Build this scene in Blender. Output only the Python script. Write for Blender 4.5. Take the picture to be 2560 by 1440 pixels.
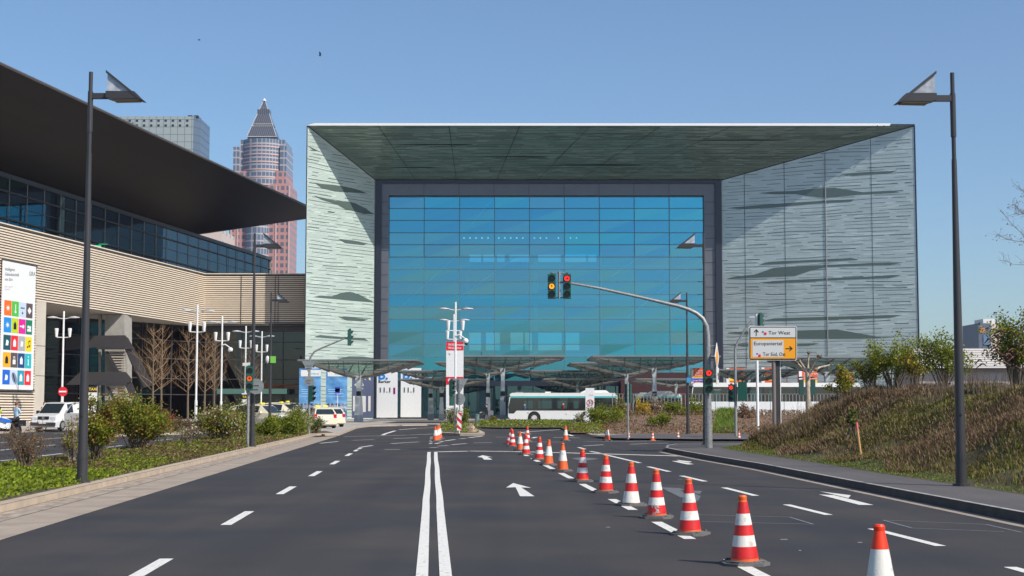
import bpy, bmesh, math, random
from mathutils import Vector, Matrix
from mathutils.geometry import tessellate_polygon
for o in list(bpy.data.objects): bpy.data.objects.remove(o)
S = bpy.context.scene
R_ = math.radians
# ---------------------------------------------------------------- camera, world, sun, exposure
FPX = 3800.0; CAMH = 1.7; PITCH = math.atan(298 / FPX)
cd = bpy.data.cameras.new('camera'); cam = bpy.data.objects.new('camera', cd); S.collection.objects.link(cam)
cam.location = (0, 0, CAMH); cam.rotation_euler = (math.pi / 2 + PITCH, 0, 0)
cd.sensor_width = 36; cd.lens = FPX / 2560 * 36; cd.clip_start = .1; cd.clip_end = 9000
S.camera = cam
SUN_AZ = R_(129); SUN_EL = R_(43)
w = bpy.data.worlds.new('World'); S.world = w; w.use_nodes = True
nt = w.node_tree
sky = nt.nodes.new('ShaderNodeTexSky'); sky.sky_type = 'NISHITA'; sky.sun_disc = False
sky.sun_elevation = SUN_EL; sky.sun_rotation = SUN_AZ; sky.air_density = 1.0; sky.dust_density = .9; sky.ozone_density = 8.5; sky.altitude = 0
tn = nt.nodes.new('ShaderNodeMixRGB'); tn.blend_type = 'MULTIPLY'; tn.inputs[0].default_value = 1; tn.inputs[2].default_value = (1.11, 1.07, .97, 1)
nt.links.new(sky.outputs[0], tn.inputs[1]); nt.links.new(tn.outputs[0], nt.nodes['Background'].inputs[0]); nt.nodes['Background'].inputs[1].default_value = .110
sd = bpy.data.lights.new('sun', 'SUN'); sd.energy = 3.9; sd.angle = R_(.53); sd.color = (1, .94, .85)
so = bpy.data.objects.new('sun', sd); S.collection.objects.link(so)
tosun = Vector((math.sin(SUN_AZ) * math.cos(SUN_EL), math.cos(SUN_AZ) * math.cos(SUN_EL), math.sin(SUN_EL)))
so.rotation_euler = tosun.to_track_quat('Z', 'Y').to_euler(); so.location = (60, -40, 80)
vs = S.view_settings; vs.view_transform = 'Standard'; vs.look = 'None'; vs.gamma = 1; vs.exposure = 0.35
S.render.engine = 'CYCLES'
S.cycles.max_bounces = 8; S.cycles.transparent_max_bounces = 24
# ---------------------------------------------------------------- pixel (2560x1440 photo) -> place
CP, SP = math.cos(PITCH), math.sin(PITCH)
def zat(y, D): return CAMH + D * ((720 - y) * CP + FPX * SP) / (FPX * CP - (720 - y) * SP)
def P(x, y, D):
    k = D / (FPX * CP - (720 - y) * SP)
    return Vector(((x - 1280) * k, D, zat(y, D)))
def DG(y, z=0.):
    t = ((720 - y) * CP + FPX * SP); return (z - CAMH) * (FPX * CP - (720 - y) * SP) / t
def G(x, y, z=0.): p = P(x, y, DG(y, z)); p.z = z; return p
def XG(x, D, y=1018): return P(x, y, D).x
# ---------------------------------------------------------------- meshes
ORG = {}
class MB:
    def __init__(s): s.v = []; s.f = []; s.m = []; s.sm = []
    def add(s, vs, fs, mi=0, sm=False):
        n = len(s.v); s.v += [tuple(v) for v in vs]
        for i, f in enumerate(fs):
            s.f.append(tuple(n + k for k in f)); s.m.append(mi[i] if isinstance(mi, (list, tuple)) else mi); s.sm.append(sm)
        return s
    def poly(s, pts, mi=0): return s.add(pts, [tuple(range(len(pts)))], mi)
    def npoly(s, pts, mi=0):
        t = tessellate_polygon([[Vector(p) for p in pts]]); return s.add(pts, [tuple(x) for x in t], mi)
    def box(s, c, sz, mi=0, rz=0, M=None):
        x, y, z = [k / 2 for k in sz]; c = Vector(c)
        M = M or Matrix.Rotation(rz, 3, 'Z')
        vs = [c + M @ Vector((a * x, b * y, d * z)) for d in (-1, 1) for a, b in ((-1, -1), (1, -1), (1, 1), (-1, 1))]
        return s.add(vs, [(3, 2, 1, 0), (4, 5, 6, 7), (0, 1, 5, 4), (1, 2, 6, 5), (2, 3, 7, 6), (3, 0, 4, 7)], mi)
    def bx(s, x0, x1, y0, y1, z0, z1, mi=0):
        return s.box(((x0 + x1) / 2, (y0 + y1) / 2, (z0 + z1) / 2), (abs(x1 - x0), abs(y1 - y0), abs(z1 - z0)), mi)
    def tube(s, path, r, n=8, mi=0, cap=True, sm=True):
        path = [Vector(p) for p in path]; L = len(path)
        rs = r if isinstance(r, (list, tuple)) else [r] * L
        vs = []; prev = None
        for i, p in enumerate(path):
            d = (path[min(i + 1, L - 1)] - path[max(i - 1, 0)])
            if d.length < 1e-9: d = Vector((0, 0, 1))
            d.normalize()
            if prev is None:
                a = Vector((1, 0, 0)) if abs(d.x) < .9 else Vector((0, 1, 0))
            else: a = prev
            u = (a - d * a.dot(d)); u.normalize(); prev = u; v = d.cross(u)
            for k in range(n):
                t = 2 * math.pi * (k + .5) / n; vs.append(p + (u * math.cos(t) + v * math.sin(t)) * rs[i])
        fs = [(i * n + k, i * n + (k + 1) % n, (i + 1) * n + (k + 1) % n, (i + 1) * n + k) for i in range(L - 1) for k in range(n)]
        s.add(vs, fs, mi, sm)
        if cap: s.add(vs[:n], [tuple(range(n))[::-1]], mi); s.add(vs[-n:], [tuple(range(n))], mi)
        return s
    def lathe(s, prof, c=(0, 0, 0), n=16, mi=0, sm=True):   # prof: (r, z) ; mi int or list per segment
        c = Vector(c)
        for i in range(len(prof) - 1):
            (r0, z0), (r1, z1) = prof[i], prof[i + 1]
            a = [c + Vector((r0 * math.cos(2 * math.pi * k / n), r0 * math.sin(2 * math.pi * k / n), z0)) for k in range(n)]
            b = [c + Vector((r1 * math.cos(2 * math.pi * k / n), r1 * math.sin(2 * math.pi * k / n), z1)) for k in range(n)]
            s.add(a + b, [(k, (k + 1) % n, n + (k + 1) % n, n + k) for k in range(n)], mi[i] if isinstance(mi, (list, tuple)) else mi, sm)
        return s
    def ext(s, pts, vec, mi=0, mside=None):     # polygon extruded by vec
        pts = [Vector(p) for p in pts]; vec = Vector(vec); n = len(pts)
        q = [p + vec for p in pts]; t = tessellate_polygon([pts])
        s.add(q, [tuple(x) for x in t], mi); s.add(pts, [tuple(x) for x in t], mi)
        s.add(pts + q, [(k, (k + 1) % n, n + (k + 1) % n, n + k) for k in range(n)], mi if mside is None else mside)
        return s
    def disc(s, c, r, nrm=(0, -1, 0), n=20, mi=0, th=0):
        nrm = Vector(nrm).normalized(); a = Vector((0, 0, 1)) if abs(nrm.z) < .9 else Vector((1, 0, 0))
        u = nrm.cross(a).normalized(); v = nrm.cross(u)
        pts = [Vector(c) + (u * math.cos(2 * math.pi * k / n) + v * math.sin(2 * math.pi * k / n)) * r for k in range(n)]
        if th: s.ext(pts, -nrm * th, mi)
        else: s.poly(pts, mi)
        return s
    def ball(s, c, r, n=10, mi=0, sq=(1, 1, 1)):
        c = Vector(c); rows = max(4, n // 2); vs = []; fs = []
        for i in range(rows + 1):
            th = math.pi * i / rows
            for k in range(n):
                ph = 2 * math.pi * k / n
                vs.append(c + Vector((math.sin(th) * math.cos(ph) * sq[0], math.sin(th) * math.sin(ph) * sq[1], math.cos(th) * sq[2])) * r)
        for i in range(rows):
            for k in range(n): fs.append((i * n + k, (i + 1) * n + k, (i + 1) * n + (k + 1) % n, i * n + (k + 1) % n))
        return s.add(vs, fs, mi, True)
    def text(s, txt, org, size, mi=0, right=(1, 0, 0), up=(0, 0, 1), align='LEFT', sx=1.0, bold=0):
        cu = bpy.data.curves.new('t', 'FONT'); cu.body = txt; cu.size = 1; cu.align_x = align; cu.resolution_u = 2; cu.offset = bold
        ob = bpy.data.objects.new('t', cu); S.collection.objects.link(ob)
        me = bpy.data.meshes.new_from_object(ob.evaluated_get(bpy.context.evaluated_depsgraph_get()))
        right = Vector(right).normalized(); up = Vector(up).normalized(); org = Vector(org)
        s.add([org + right * v.co.x * size * sx + up * v.co.y * size for v in me.vertices], [tuple(p.vertices) for p in me.polygons], mi)
        bpy.data.objects.remove(ob); bpy.data.curves.remove(cu); bpy.data.meshes.remove(me); return s
    def build(s, name, mats, parent=None):
        if not isinstance(mats, (list, tuple)): mats = [mats]
        off = Vector(ORG.get(parent.name, (0, 0, 0))) if parent else Vector((0, 0, 0))
        me = bpy.data.meshes.new(name)
        me.from_pydata([(a - off.x, b - off.y, c - off.z) for a, b, c in s.v], [], s.f)
        for m in mats: me.materials.append(m)
        me.polygons.foreach_set('material_index', s.m); me.polygons.foreach_set('use_smooth', s.sm); me.update()
        o = bpy.data.objects.new(name, me); S.collection.objects.link(o)
        if parent: o.parent = parent; ORG[o.name] = tuple(off)
        return o
def split_build(B, name, mats, parent):
    par = list(range(len(B.v)))
    def fd(i):
        while par[i] != i: par[i] = par[par[i]]; i = par[i]
        return i
    for f in B.f:
        for k in f[1:]: par[fd(k)] = fd(f[0])
    gr = {}
    for i, f in enumerate(B.f): gr.setdefault(fd(f[0]), []).append(i)
    # loops added separately (caps) share positions: merge groups whose boxes coincide
    keys = {}
    for g, fs in gr.items():
        for i in fs:
            for k in B.f[i]:
                p = tuple(round(c, 4) for c in B.v[k])
                if p in keys and fd(keys[p]) != fd(k): par[fd(k)] = fd(keys[p])
                keys[p] = k
    gr = {}
    for i, f in enumerate(B.f): gr.setdefault(fd(f[0]), []).append(i)
    for fs in gr.values():
        q = MB()
        for i in fs: q.add([B.v[k] for k in B.f[i]], [tuple(range(len(B.f[i])))], B.m[i], B.sm[i])
        q.build(name, mats, parent)
def tag(o, label=None, cat=None, group=None, kind=None):
    if label: o['label'] = label
    if cat: o['category'] = cat
    if group: o['group'] = group
    if kind: o['kind'] = kind
    return o
def thing(name, loc, label, cat, group=None):
    o = bpy.data.objects.new(name, None); o.empty_display_size = .3; S.collection.objects.link(o); o.location = loc
    ORG[o.name] = tuple(loc); return tag(o, label, cat, group)
def copy_tree(o, parent=None):
    c = o.copy(); S.collection.objects.link(c); c.parent = parent
    for ch in list(o.children): copy_tree(ch, c)
    return c
def dup(o, loc, rz=0, label=None, group=None, scale=1):
    c = copy_tree(o); c.location = loc; c.rotation_euler = (0, 0, rz); c.scale = (scale,) * 3
    if label: c['label'] = label
    if group: c['group'] = group
    return c
# ---------------------------------------------------------------- materials
def mat(name, col, rough=.6, metal=0, var=0, vs=8, bump=0, bs=60, emis=0, spec=.5, coat=0, col2=None, stretch=None, trans=0, alpha=1, detail=4, two=False, rand=False):
    m = bpy.data.materials.new(name); m.use_nodes = True; n = m.node_tree; b = n.nodes['Principled BSDF']
    b.inputs['Base Color'].default_value = (*col, 1); b.inputs['Roughness'].default_value = rough; b.inputs['Metallic'].default_value = metal
    b.inputs['Specular IOR Level'].default_value = spec; b.inputs['Coat Weight'].default_value = coat; b.inputs['Coat Roughness'].default_value = .05
    b.inputs['Transmission Weight'].default_value = trans; b.inputs['Alpha'].default_value = alpha
    if emis: b.inputs['Emission Color'].default_value = (*col, 1); b.inputs['Emission Strength'].default_value = emis
    if var or col2 or bump:
        tc = n.nodes.new('ShaderNodeTexCoord'); mp = n.nodes.new('ShaderNodeMapping'); n.links.new(tc.outputs['Object'], mp.inputs[0])
        if stretch: mp.inputs['Scale'].default_value = stretch
        if rand:
            oi = n.nodes.new('ShaderNodeObjectInfo'); mu_ = n.nodes.new('ShaderNodeMath'); mu_.operation = 'MULTIPLY'; mu_.inputs[1].default_value = 40; n.links.new(oi.outputs['Random'], mu_.inputs[0]); n.links.new(mu_.outputs[0], mp.inputs['Location'])
    if var or col2:
        nz = n.nodes.new('ShaderNodeTexNoise'); nz.inputs['Scale'].default_value = vs; nz.inputs['Detail'].default_value = detail; n.links.new(mp.outputs[0], nz.inputs[0])
        r = n.nodes.new('ShaderNodeValToRGB'); n.links.new(nz.outputs[0], r.inputs[0])
        a = [c * (1 - var) for c in col]; z = col2 or [min(1, c * (1 + var)) for c in col]
        r.color_ramp.elements[0].position = .32; r.color_ramp.elements[1].position = .68
        r.color_ramp.elements[0].color = (*a, 1); r.color_ramp.elements[1].color = (*z, 1); n.links.new(r.outputs[0], b.inputs['Base Color'])
    if bump:
        nb = n.nodes.new('ShaderNodeTexNoise'); nb.inputs['Scale'].default_value = bs; n.links.new(mp.outputs[0], nb.inputs[0])
        bu = n.nodes.new('ShaderNodeBump'); bu.inputs['Strength'].default_value = bump; bu.inputs['Distance'].default_value = .02
        n.links.new(nb.outputs[0], bu.inputs['Height']); n.links.new(bu.outputs[0], b.inputs['Normal'])
    return m
def leafmat(name, col, col2, tr=.35):
    m = mat(name, col, .55, var=.1, vs=3, col2=col2, spec=.3); n = m.node_tree; b = n.nodes['Principled BSDF']
    t = n.nodes.new('ShaderNodeBsdfTranslucent'); mx = n.nodes.new('ShaderNodeMixShader'); mx.inputs[0].default_value = tr
    src = b.inputs['Base Color'].links[0].from_socket; n.links.new(src, t.inputs[0])
    n.links.new(b.outputs[0], mx.inputs[1]); n.links.new(t.outputs[0], mx.inputs[2]); n.links.new(mx.outputs[0], n.nodes['Material Output'].inputs[0])
    return m
def glassmat(name, tcol, gcol, fac, rough=.02):
    m = bpy.data.materials.new(name); m.use_nodes = True; n = m.node_tree; n.nodes.remove(n.nodes['Principled BSDF'])
    t = n.nodes.new('ShaderNodeBsdfTransparent'); t.inputs[0].default_value = (*tcol, 1)
    g = n.nodes.new('ShaderNodeBsdfGlossy'); g.inputs[0].default_value = (*gcol, 1); g.inputs['Roughness'].default_value = rough
    mx = n.nodes.new('ShaderNodeMixShader'); mx.inputs[0].default_value = fac
    n.links.new(t.outputs[0], mx.inputs[1]); n.links.new(g.outputs[0], mx.inputs[2]); n.links.new(mx.outputs[0], n.nodes['Material Output'].inputs[0])
    return m
def asphalt(name, base, dark, speck):
    m = mat(name, base, .82, spec=.35); n = m.node_tree; b = n.nodes['Principled BSDF']; L = n.links
    tc = n.nodes.new('ShaderNodeTexCoord')
    def noise(scale, det, st=None):
        x = n.nodes.new('ShaderNodeTexNoise'); x.inputs['Scale'].default_value = scale; x.inputs['Detail'].default_value = det
        mp = n.nodes.new('ShaderNodeMapping'); L.new(tc.outputs['Object'], mp.inputs[0]); L.new(mp.outputs[0], x.inputs[0])
        if st: mp.inputs['Scale'].default_value = st; mp.inputs['Rotation'].default_value = (0, 0, R_(-3))
        return x
    def ramp(src, p0, c0, p1, c1):
        r = n.nodes.new('ShaderNodeValToRGB'); L.new(src, r.inputs[0]); e = r.color_ramp.elements
        e[0].position = p0; e[0].color = (*c0, 1); e[1].position = p1; e[1].color = (*c1, 1); return r
    def mul(a, c, f=1):
        x = n.nodes.new('ShaderNodeMixRGB'); x.blend_type = 'MULTIPLY'; x.inputs[0].default_value = f; L.new(a, x.inputs[1]); L.new(c, x.inputs[2]); return x
    r1 = ramp(noise(.35, 3).outputs[0], .3, dark, .7, base)
    r2 = ramp(noise(1.0, 3, (.9, .03, 1)).outputs[0], .3, (.78, .78, .8), .7, (1.12, 1.1, 1.06))   # tyre lanes run along the road
    r3 = ramp(noise(55, 2).outputs[0], .35, (.72,) * 3, .66, (1.22,) * 3)
    v = n.nodes.new('ShaderNodeTexVoronoi'); v.inputs['Scale'].default_value = 14; L.new(tc.outputs['Object'], v.inputs[0])
    r4 = ramp(v.outputs['Distance'], .035, (speck,) * 3, .05, (1, 1, 1))
    L.new(mul(mul(mul(r1.outputs[0], r2.outputs[0]).outputs[0], r3.outputs[0]).outputs[0], r4.outputs[0], .8).outputs[0], b.inputs['Base Color'])
    bu = n.nodes.new('ShaderNodeBump'); bu.inputs['Strength'].default_value = .35; bu.inputs['Distance'].default_value = .01
    L.new(noise(70, 3).outputs[0], bu.inputs['Height']); L.new(bu.outputs[0], b.inputs['Normal']); return m
M = {}
M['asphalt'] = asphalt('asphalt', (.063, .055, .049), (.037, .037, .041), 2.2)
M['pave_dark'] = asphalt('dark_pavement', (.13, .118, .112), (.105, .097, .095), 1.6)
M['paving'] = mat('paving', (.40, .36, .32), .8, var=.12, vs=1.2, bump=.2)
M['kerb'] = mat('kerb_stone', (.47, .37, .27), .8, var=.14, vs=2.5, bump=.3)
M['gutter'] = mat('gutter_concrete', (.33, .265, .205), .85, var=.1, vs=1.5, bump=.3, col2=(.40, .325, .25))
M['gutter2'] = mat('gutter_dirt', (.30, .235, .175), .9, var=.3, vs=2.2, col2=(.46, .38, .30), bump=.6, bs=20, stretch=(3, 1, 1))
M['kerbshade'] = mat('kerb_side_shade', (.06, .058, .057), .8, var=.2, vs=4, bump=.3)  # kerb side, near black to stand in for the shade on it
M['kerbedge'] = mat('kerb_edge', (.36, .34, .32), .8, var=.2, vs=4)
M['line'] = mat('road_paint', (.34, .33, .31), .6, vs=16, bump=.15, col2=(.76, .73, .66), detail=9); rp = M['line'].node_tree.nodes['Color Ramp'].color_ramp.elements; rp[0].position = .30; rp[1].position = .43
M['thinline'] = mat('worn_road_paint', (.24, .24, .24), .7, var=.3, vs=20)
M['ghost'] = mat('ground_off_paint', (.13, .135, .14), .8, var=.35, vs=9, stretch=(1, 4, 1))
M['soil'] = mat('soil', (.09, .07, .05), .95, var=.3, vs=4, bump=.6, bs=12, col2=(.13, .11, .06))
M['polegrey'] = mat('dark_pole_paint', (.042, .040, .042), .42, var=.08, vs=3)
M['steel'] = mat('galvanised_steel', (.30, .30, .29), .5, metal=.35, var=.25, vs=14)
M['signback'] = mat('sign_back', (.26, .28, .28), .5, metal=.2, var=.1, vs=6)
M['white'] = mat('white_paint', (.8, .8, .79), .35, var=.04, vs=5)
M['offwhite'] = mat('off_white', (.72, .7, .66), .5, var=.05, vs=3)
M['busw'] = mat('bus_white', (.82, .81, .77), .22, coat=.4, var=.03, vs=2)
M['taxi'] = mat('taxi_cream', (.78, .7, .52), .25, coat=.6)
M['black'] = mat('black_rubber', (.02, .02, .02), .6)
M['tyre'] = mat('tyre', (.025, .025, .026), .8)
M['dkmetal'] = mat('dark_metal', (.045, .043, .045), .45, var=.15, vs=3)
M['darkglass'] = mat('dark_glass', (.012, .02, .022), .04, spec=.9, coat=.5)
M['carglass'] = mat('car_glass', (.02, .03, .035), .05, spec=.8)
M['teal'] = mat('teal_stripe', (.05, .5, .5), .3)
M['red'] = mat('sign_red', (.72, .012, .03), .4)
M['orange'] = mat('sign_orange', (.9, .36, .01), .4)
M['yellow'] = mat('yellow', (.9, .62, .02), .4)
M['blue'] = mat('sign_blue', (.02, .08, .55), .4)
M['ink'] = mat('black_ink', (.012, .012, .014), .5)
M['signal'] = mat('signal_green_case', (.012, .085, .06), .4)
M['lensoff'] = mat('lens_off', (.012, .016, .014), .2)
M['redlit'] = mat('red_lit', (1, .02, .015), .3, emis=1.6)
M['amberlit'] = mat('amber_lit', (1, .30, .01), .3, emis=1.5)
M['amberdim'] = mat('amber_dim', (1, .12, .01), .3, emis=.7)
M['lampglass'] = mat('lamp_glass', (.55, .57, .6), .15, alpha=.75, var=.3, vs=6)
M['concrete'] = mat('concrete', (.36, .34, .30), .8, var=.1, vs=2, bump=.2)
M['bark'] = mat('bark', (.16, .12, .08), .9, var=.3, vs=12)
M['twig'] = mat('twig', (.17, .115, .075), .9, var=.25, vs=5)
M['twiggrey'] = mat('dry_twig', (.30, .24, .19), .9, var=.25, vs=5)
# ================================================================ GROUND, ROADS, KERBS
def sheet(name, pts, z, m, kind='structure'):
    b = MB(); b.npoly([Vector((p[0], p[1], z)) for p in pts]); return tag(b.build(name, m), kind=kind)
def RF(off, D): return (-.0526 * D + off + .03, D)
sheet('ground', [(-3500, -300), (3500, -300), (3500, 6000), (-3500, 6000)], -.03, mat('distant_ground', (.15, .15, .14), .9, var=.3, vs=.02))
sheet('road', [(-140, -60), (140, -60), (140, 150), (-140, 150)], 0, M['asphalt'])
def slab(name, pts, h, mtop, mside, edge=None, ew=.16):
    b = MB(); b.ext([Vector((p[0], p[1], .0)) for p in pts], (0, 0, h), 0, 1); return tag(b.build(name, [mtop, mside]), kind='structure')
def gp(l, z=0): return [tuple(G(x, y, z)[:2]) for x, y in l]
def strip(b, line, w, z, mi=0, z1=None):        # ribbon to the left (+) of a polyline
    ps = [Vector((p[0], p[1])) for p in line]; q = []
    for i, p in enumerate(ps):
        d = (ps[min(i + 1, len(ps) - 1)] - ps[max(i - 1, 0)]).normalized(); q.append(p + Vector((-d.y, d.x)) * w)
    for i in range(len(ps) - 1):
        b.poly([(*ps[i], z), (*ps[i + 1], z), (*q[i + 1], z), (*q[i], z)], mi)
# forecourt (far pavement)
FC = gp([(-900, 1104), (0, 1084), (200, 1074), (400, 1068), (600, 1061), (770, 1056), (838, 1059), (828, 1069), (770, 1081), (812, 1090), (848, 1089), (868, 1081), (892, 1071), (926, 1066.5), (1008, 1064.8), (1106, 1063.5), (1192, 1068), (1240, 1070), (1402, 1070), (1420, 1080), (1465, 1086), (1478, 1091), (1540, 1097), (1760, 1099), (1840, 1100), (2300, 1101)])
fco = FC + [(200, 78), (200, 420), (-300, 420), (-300, FC[0][1])]
slab('pavement', fco, .1, M['paving'], M['kerb'])
b = MB(); strip(b, FC[9:], .22, .104); tag(b.build('kerb', M['kerb']), kind='structure')
# bus lane on the forecourt, paths
sheet('bus_lane', [(-13, 152), (120, 152), (120, 172), (-13, 172)], .106, M['asphalt'])
sheet('far_path', gp([(1478, 1089.5), (1560, 1086), (1900, 1085), (2400, 1085), (2400, 1099), (1760, 1098), (1540, 1095.5)], .1), .106, M['pave_dark'])
# planted median
med = [RF(-6.95, d) for d in (-12, 20, 45, 70, 80, 86)] + [tuple(G(790, 1089)[:2]), tuple(G(835, 1087.5)[:2]), tuple(G(815, 1082)[:2]), (-17.2, 100), (-15.6, 84), RF(-11.1, 66), RF(-11.3, 50), RF(-11.7, 38), RF(-12.2, -12)]
slab('median', med, .13, M['soil'], M['kerb'])
b = MB()
line = [RF(-6.95, d) for d in (-12, 5, 20, 30, 45, 60, 70, 80, 86)] + [tuple(G(790, 1089)[:2])]
strip(b, line, .26, .136); b2 = [Vector((p[0], p[1])) for p in med[9:]]; strip(b, [(p.x, p.y) for p in b2][::1], .16, .136)
tag(b.build('median_kerb', M['kerb']), kind='structure')
b = MB()
gl = [RF(-5.55, d) for d in (-12, 20, 36, 48, 62, 75, 88)] + [tuple(G(868, 1079.5)[:2])]
kl = [RF(-6.95, d) for d in (-12, 20, 36, 48, 62, 75, 86)] + [tuple(G(845, 1090)[:2])]
ml = [tuple(Vector(a).lerp(Vector(c), .62)) for a, c in zip(gl, kl)]
for A, B_, mi in ((gl, ml, 0), (ml, kl, 1)):
    for i in range(len(A) - 1): b.poly([(*A[i], .005), (*A[i + 1], .005), (*B_[i + 1], .005), (*B_[i], .005)], mi)
jm = mat('gutter_joint', (.12, .10, .08), .9); strip(b, ml, .02, .009, 2)
strip(b, [(x + .012, y) for x, y in kl], .0 + .05, .0085, 2)
d = -4
while d < 88:      # joints across the gutter slabs
    a = RF(-5.56, d); c = RF(-6.4, d); b.poly([(a[0], a[1], .009), (a[0], a[1] + .01, .009), (c[0], c[1] + .01, .009), (c[0], c[1], .009)], 2); d += 3
tag(b.build('gutter', [M['gutter'], M['gutter2'], jm]), kind='structure')
b = MB(); d = -4
while d < 86:
    a = RF(-6.94, d); c = RF(-7.2, d); b.poly([(a[0], a[1], .139), (a[0], a[1] + .012, .139), (c[0], c[1] + .012, .139), (c[0], c[1], .139)]); d += 1
tag(b.build('kerb_joints', jm), kind='structure')
# second median by the drop-off road
med2 = gp([(222, 1093), (470, 1086), (640, 1077), (700, 1071), (560, 1066), (420, 1070), (250, 1079)])
slab('planted_island', med2, .12, M['soil'], M['kerb'])
b = MB(); strip(b, med2[:4], .3, .126); tag(b.build('planted_island_kerb', M['kerb']), kind='structure')
# traffic island with sign posts
isl = gp([(1096, 1087.5), (1150, 1090), (1204, 1090), (1212, 1087), (1190, 1076), (1120, 1073), (1092, 1078)])
slab('traffic_island', isl, .15, M['kerb'], M['gutter']); cx = sum(p[0] for p in isl) / 7; cy = sum(p[1] for p in isl) / 7
sheet('island_soil', [((p[0] - cx) * .8 + cx, (p[1] - cy) * .8 + cy) for p in isl], .156, M['soil'])
# right hand pavement, shade of its kerb side put into the colour
RK = [(10.2, -40), (8.3, 5)] + gp([(2560, 1309.5), (2177, 1231), (1900, 1173.6), (1765, 1150), (1692, 1136), (1664, 1130), (1667, 1123), (1690, 1119), (1760, 1117)]) + [(16, 66.5), (30, 67.5), (140, 70)]
slab('footpath', RK + [(140, -40)], .16, M['pave_dark'], M['kerbshade'])
b = MB(); strip(b, RK, -.1, .165); 
for x, y in ((0, 0),): pass
tag(b.build('footpath_kerb', M['kerbedge']), kind='structure')
b = MB(); strip(b, RK[1:8], .28, .004); tag(b.build('drain_strip', M['gutter']), kind='structure')
# flagged strip near the mast corner
sheet('paving_flags', gp([(1668, 1119.5), (1700, 1113.5), (1765, 1111.5), (1765, 1117), (1700, 1119)], .16), .167, M['pave_dark'])
# ---------------------------------------------------------------- markings
def seg(b, p, q, w, z=.006, mi=0):
    p = Vector(p[:2]); q = Vector(q[:2]); d = (q - p).normalized(); n = Vector((-d.y, d.x)) * w / 2
    b.poly([(*(p - n), z), (*(p + n), z), (*(q + n), z), (*(q - n), z)][::-1], mi)
def pl(b, pts, w, z=.006, mi=0):
    for i in range(len(pts) - 1): seg(b, pts[i], pts[i + 1], w, z, mi)
b = MB()
for off in (-.122, .118):
    pts = [RF(off + (.007 * math.sin(d * .45 + off * 9) if 26 < d < 60 else 0), d) for d in [-20, 0, 8, 14] + list(range(16, 60, 2))]
    pl(b, pts, .125)
tag(b.build('centre_line', M['line']), kind='structure')
b = MB()
for i in range(-2, 6):
    d = 22.15 + 7.8 * i; seg(b, RF(-3.0, d), RF(-3.0, d + 2.9), .155)
seg(b, RF(-3.0, 59), RF(-3.0, 62.3), .15)
for i in range(-4, 7): d = 20.0 + 5.58 * i; seg(b, RF(3.31, d - .2), RF(3.31, d + 2.75), .16)
for a in ([(1476, 1128.6), (1500, 1133)], [(1511, 1136.5), (1600, 1157.8)], [(1621, 1167), (1673, 1179.5)], [(1704, 1190), (1763, 1204)], [(1810, 1219.5), (1890, 1240)], [(1966, 1262), (2072, 1288)], [(2180, 1322.5), (2352, 1366)], [(2525, 1418.5), (2760, 1485)]):
    seg(b, G(*a[0]), G(*a[1]), .14)
pl(b, [G(*p) for p in [(1093, 1130), (1172, 1128), (1280, 1129), (1420, 1132.5), (1560, 1136.5), (1700, 1140.5)]], .42)
far = [[(560 + 300, 1091.5), (960, 1089.5), (1010, 1088), (1082, 1085.5)], [(881, 1101), (935, 1099)], [(984, 1096.5), (1044, 1094.5)], [(977, 1109.5), (1012, 1107), (1047, 1105)], [(900, 1118.5), (931, 1114)],
       [(956, 1088), (965, 1084), (988, 1077)], [(998, 1074.5), (1040, 1071), (1090, 1069)], [(1075, 1119.5), (1094, 1118.5)], [(1095, 1115.5), (1120, 1114)], [(1129, 1112), (1166, 1109)], [(1184, 1107.5), (1230, 1106.5)],
       [(1088, 1109.5), (1099, 1107.5)], [(1099, 1105.5), (1108, 1104)], [(1112, 1102.5), (1138, 1099)], [(1150, 1097), (1165, 1096)], [(1172, 1094.5), (1206, 1090.8)], [(1240, 1093), (1320, 1092.5)], [(1290, 1105), (1410, 1105)],
       [(1332, 1095.5), (1340, 1093)], [(1300, 1081), (1400, 1074)], [(1296, 1080.5), (1325, 1085)], [(1382, 1093.5), (1450, 1095)], [(1420, 1086.5), (1432, 1090)], [(1460, 1103.5), (1560, 1104), (1640, 1102), (1760, 1100.5)], [(1459, 1115), (1508, 1112)], [(1575, 1111), (1620, 1109), (1672, 1108)],
       [(1446, 1118.5), (1462, 1123)], [(962, 1124), (1000, 1124)], [(1808, 1098.5), (1840, 1102)], [(800, 1108.5), (845, 1104)]]
for l in far: pl(b, [G(*p) for p in l], .22 if l[0][1] < 1100 else .16)
for x, y in ((1077, 1109), (1077.5, 1105), (1078, 1101), (1078.5, 1097), (1079, 1093)): seg(b, G(x - 4, y), G(x + 4, y), .9, .007)
lr = [[(0, 1152.5), (50, 1147.5)], [(96, 1141), (155, 1134)], [(0, 1126), (45, 1121)], [(88, 1117), (138, 1112.5)], [(268, 1118.5), (305, 1114)], [(0, 1107.5), (60, 1103)], [(80, 1100), (162, 1094)], [(135, 1084), (160, 1083)], [(200, 1107), (230, 1104)], [(385, 1102), (430, 1098)], [(-200, 1150), (-90, 1139)], [(-140, 1112), (-60, 1110)]]
for l in lr: pl(b, [G(*p) for p in l], .14)
def arrowpoly(pts): b.npoly([G(x, y, .006) for x, y in pts])
arrowpoly([(1283, 1207.5), (1328, 1219.5), (1303, 1218.5), (1336, 1240.5), (1300, 1240.5), (1289, 1218), (1265, 1219)])
arrowpoly([(1207, 1138), (1232, 1143), (1218, 1142), (1231, 1149), (1210, 1149), (1205, 1143.5), (1193, 1142.5)])
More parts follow.
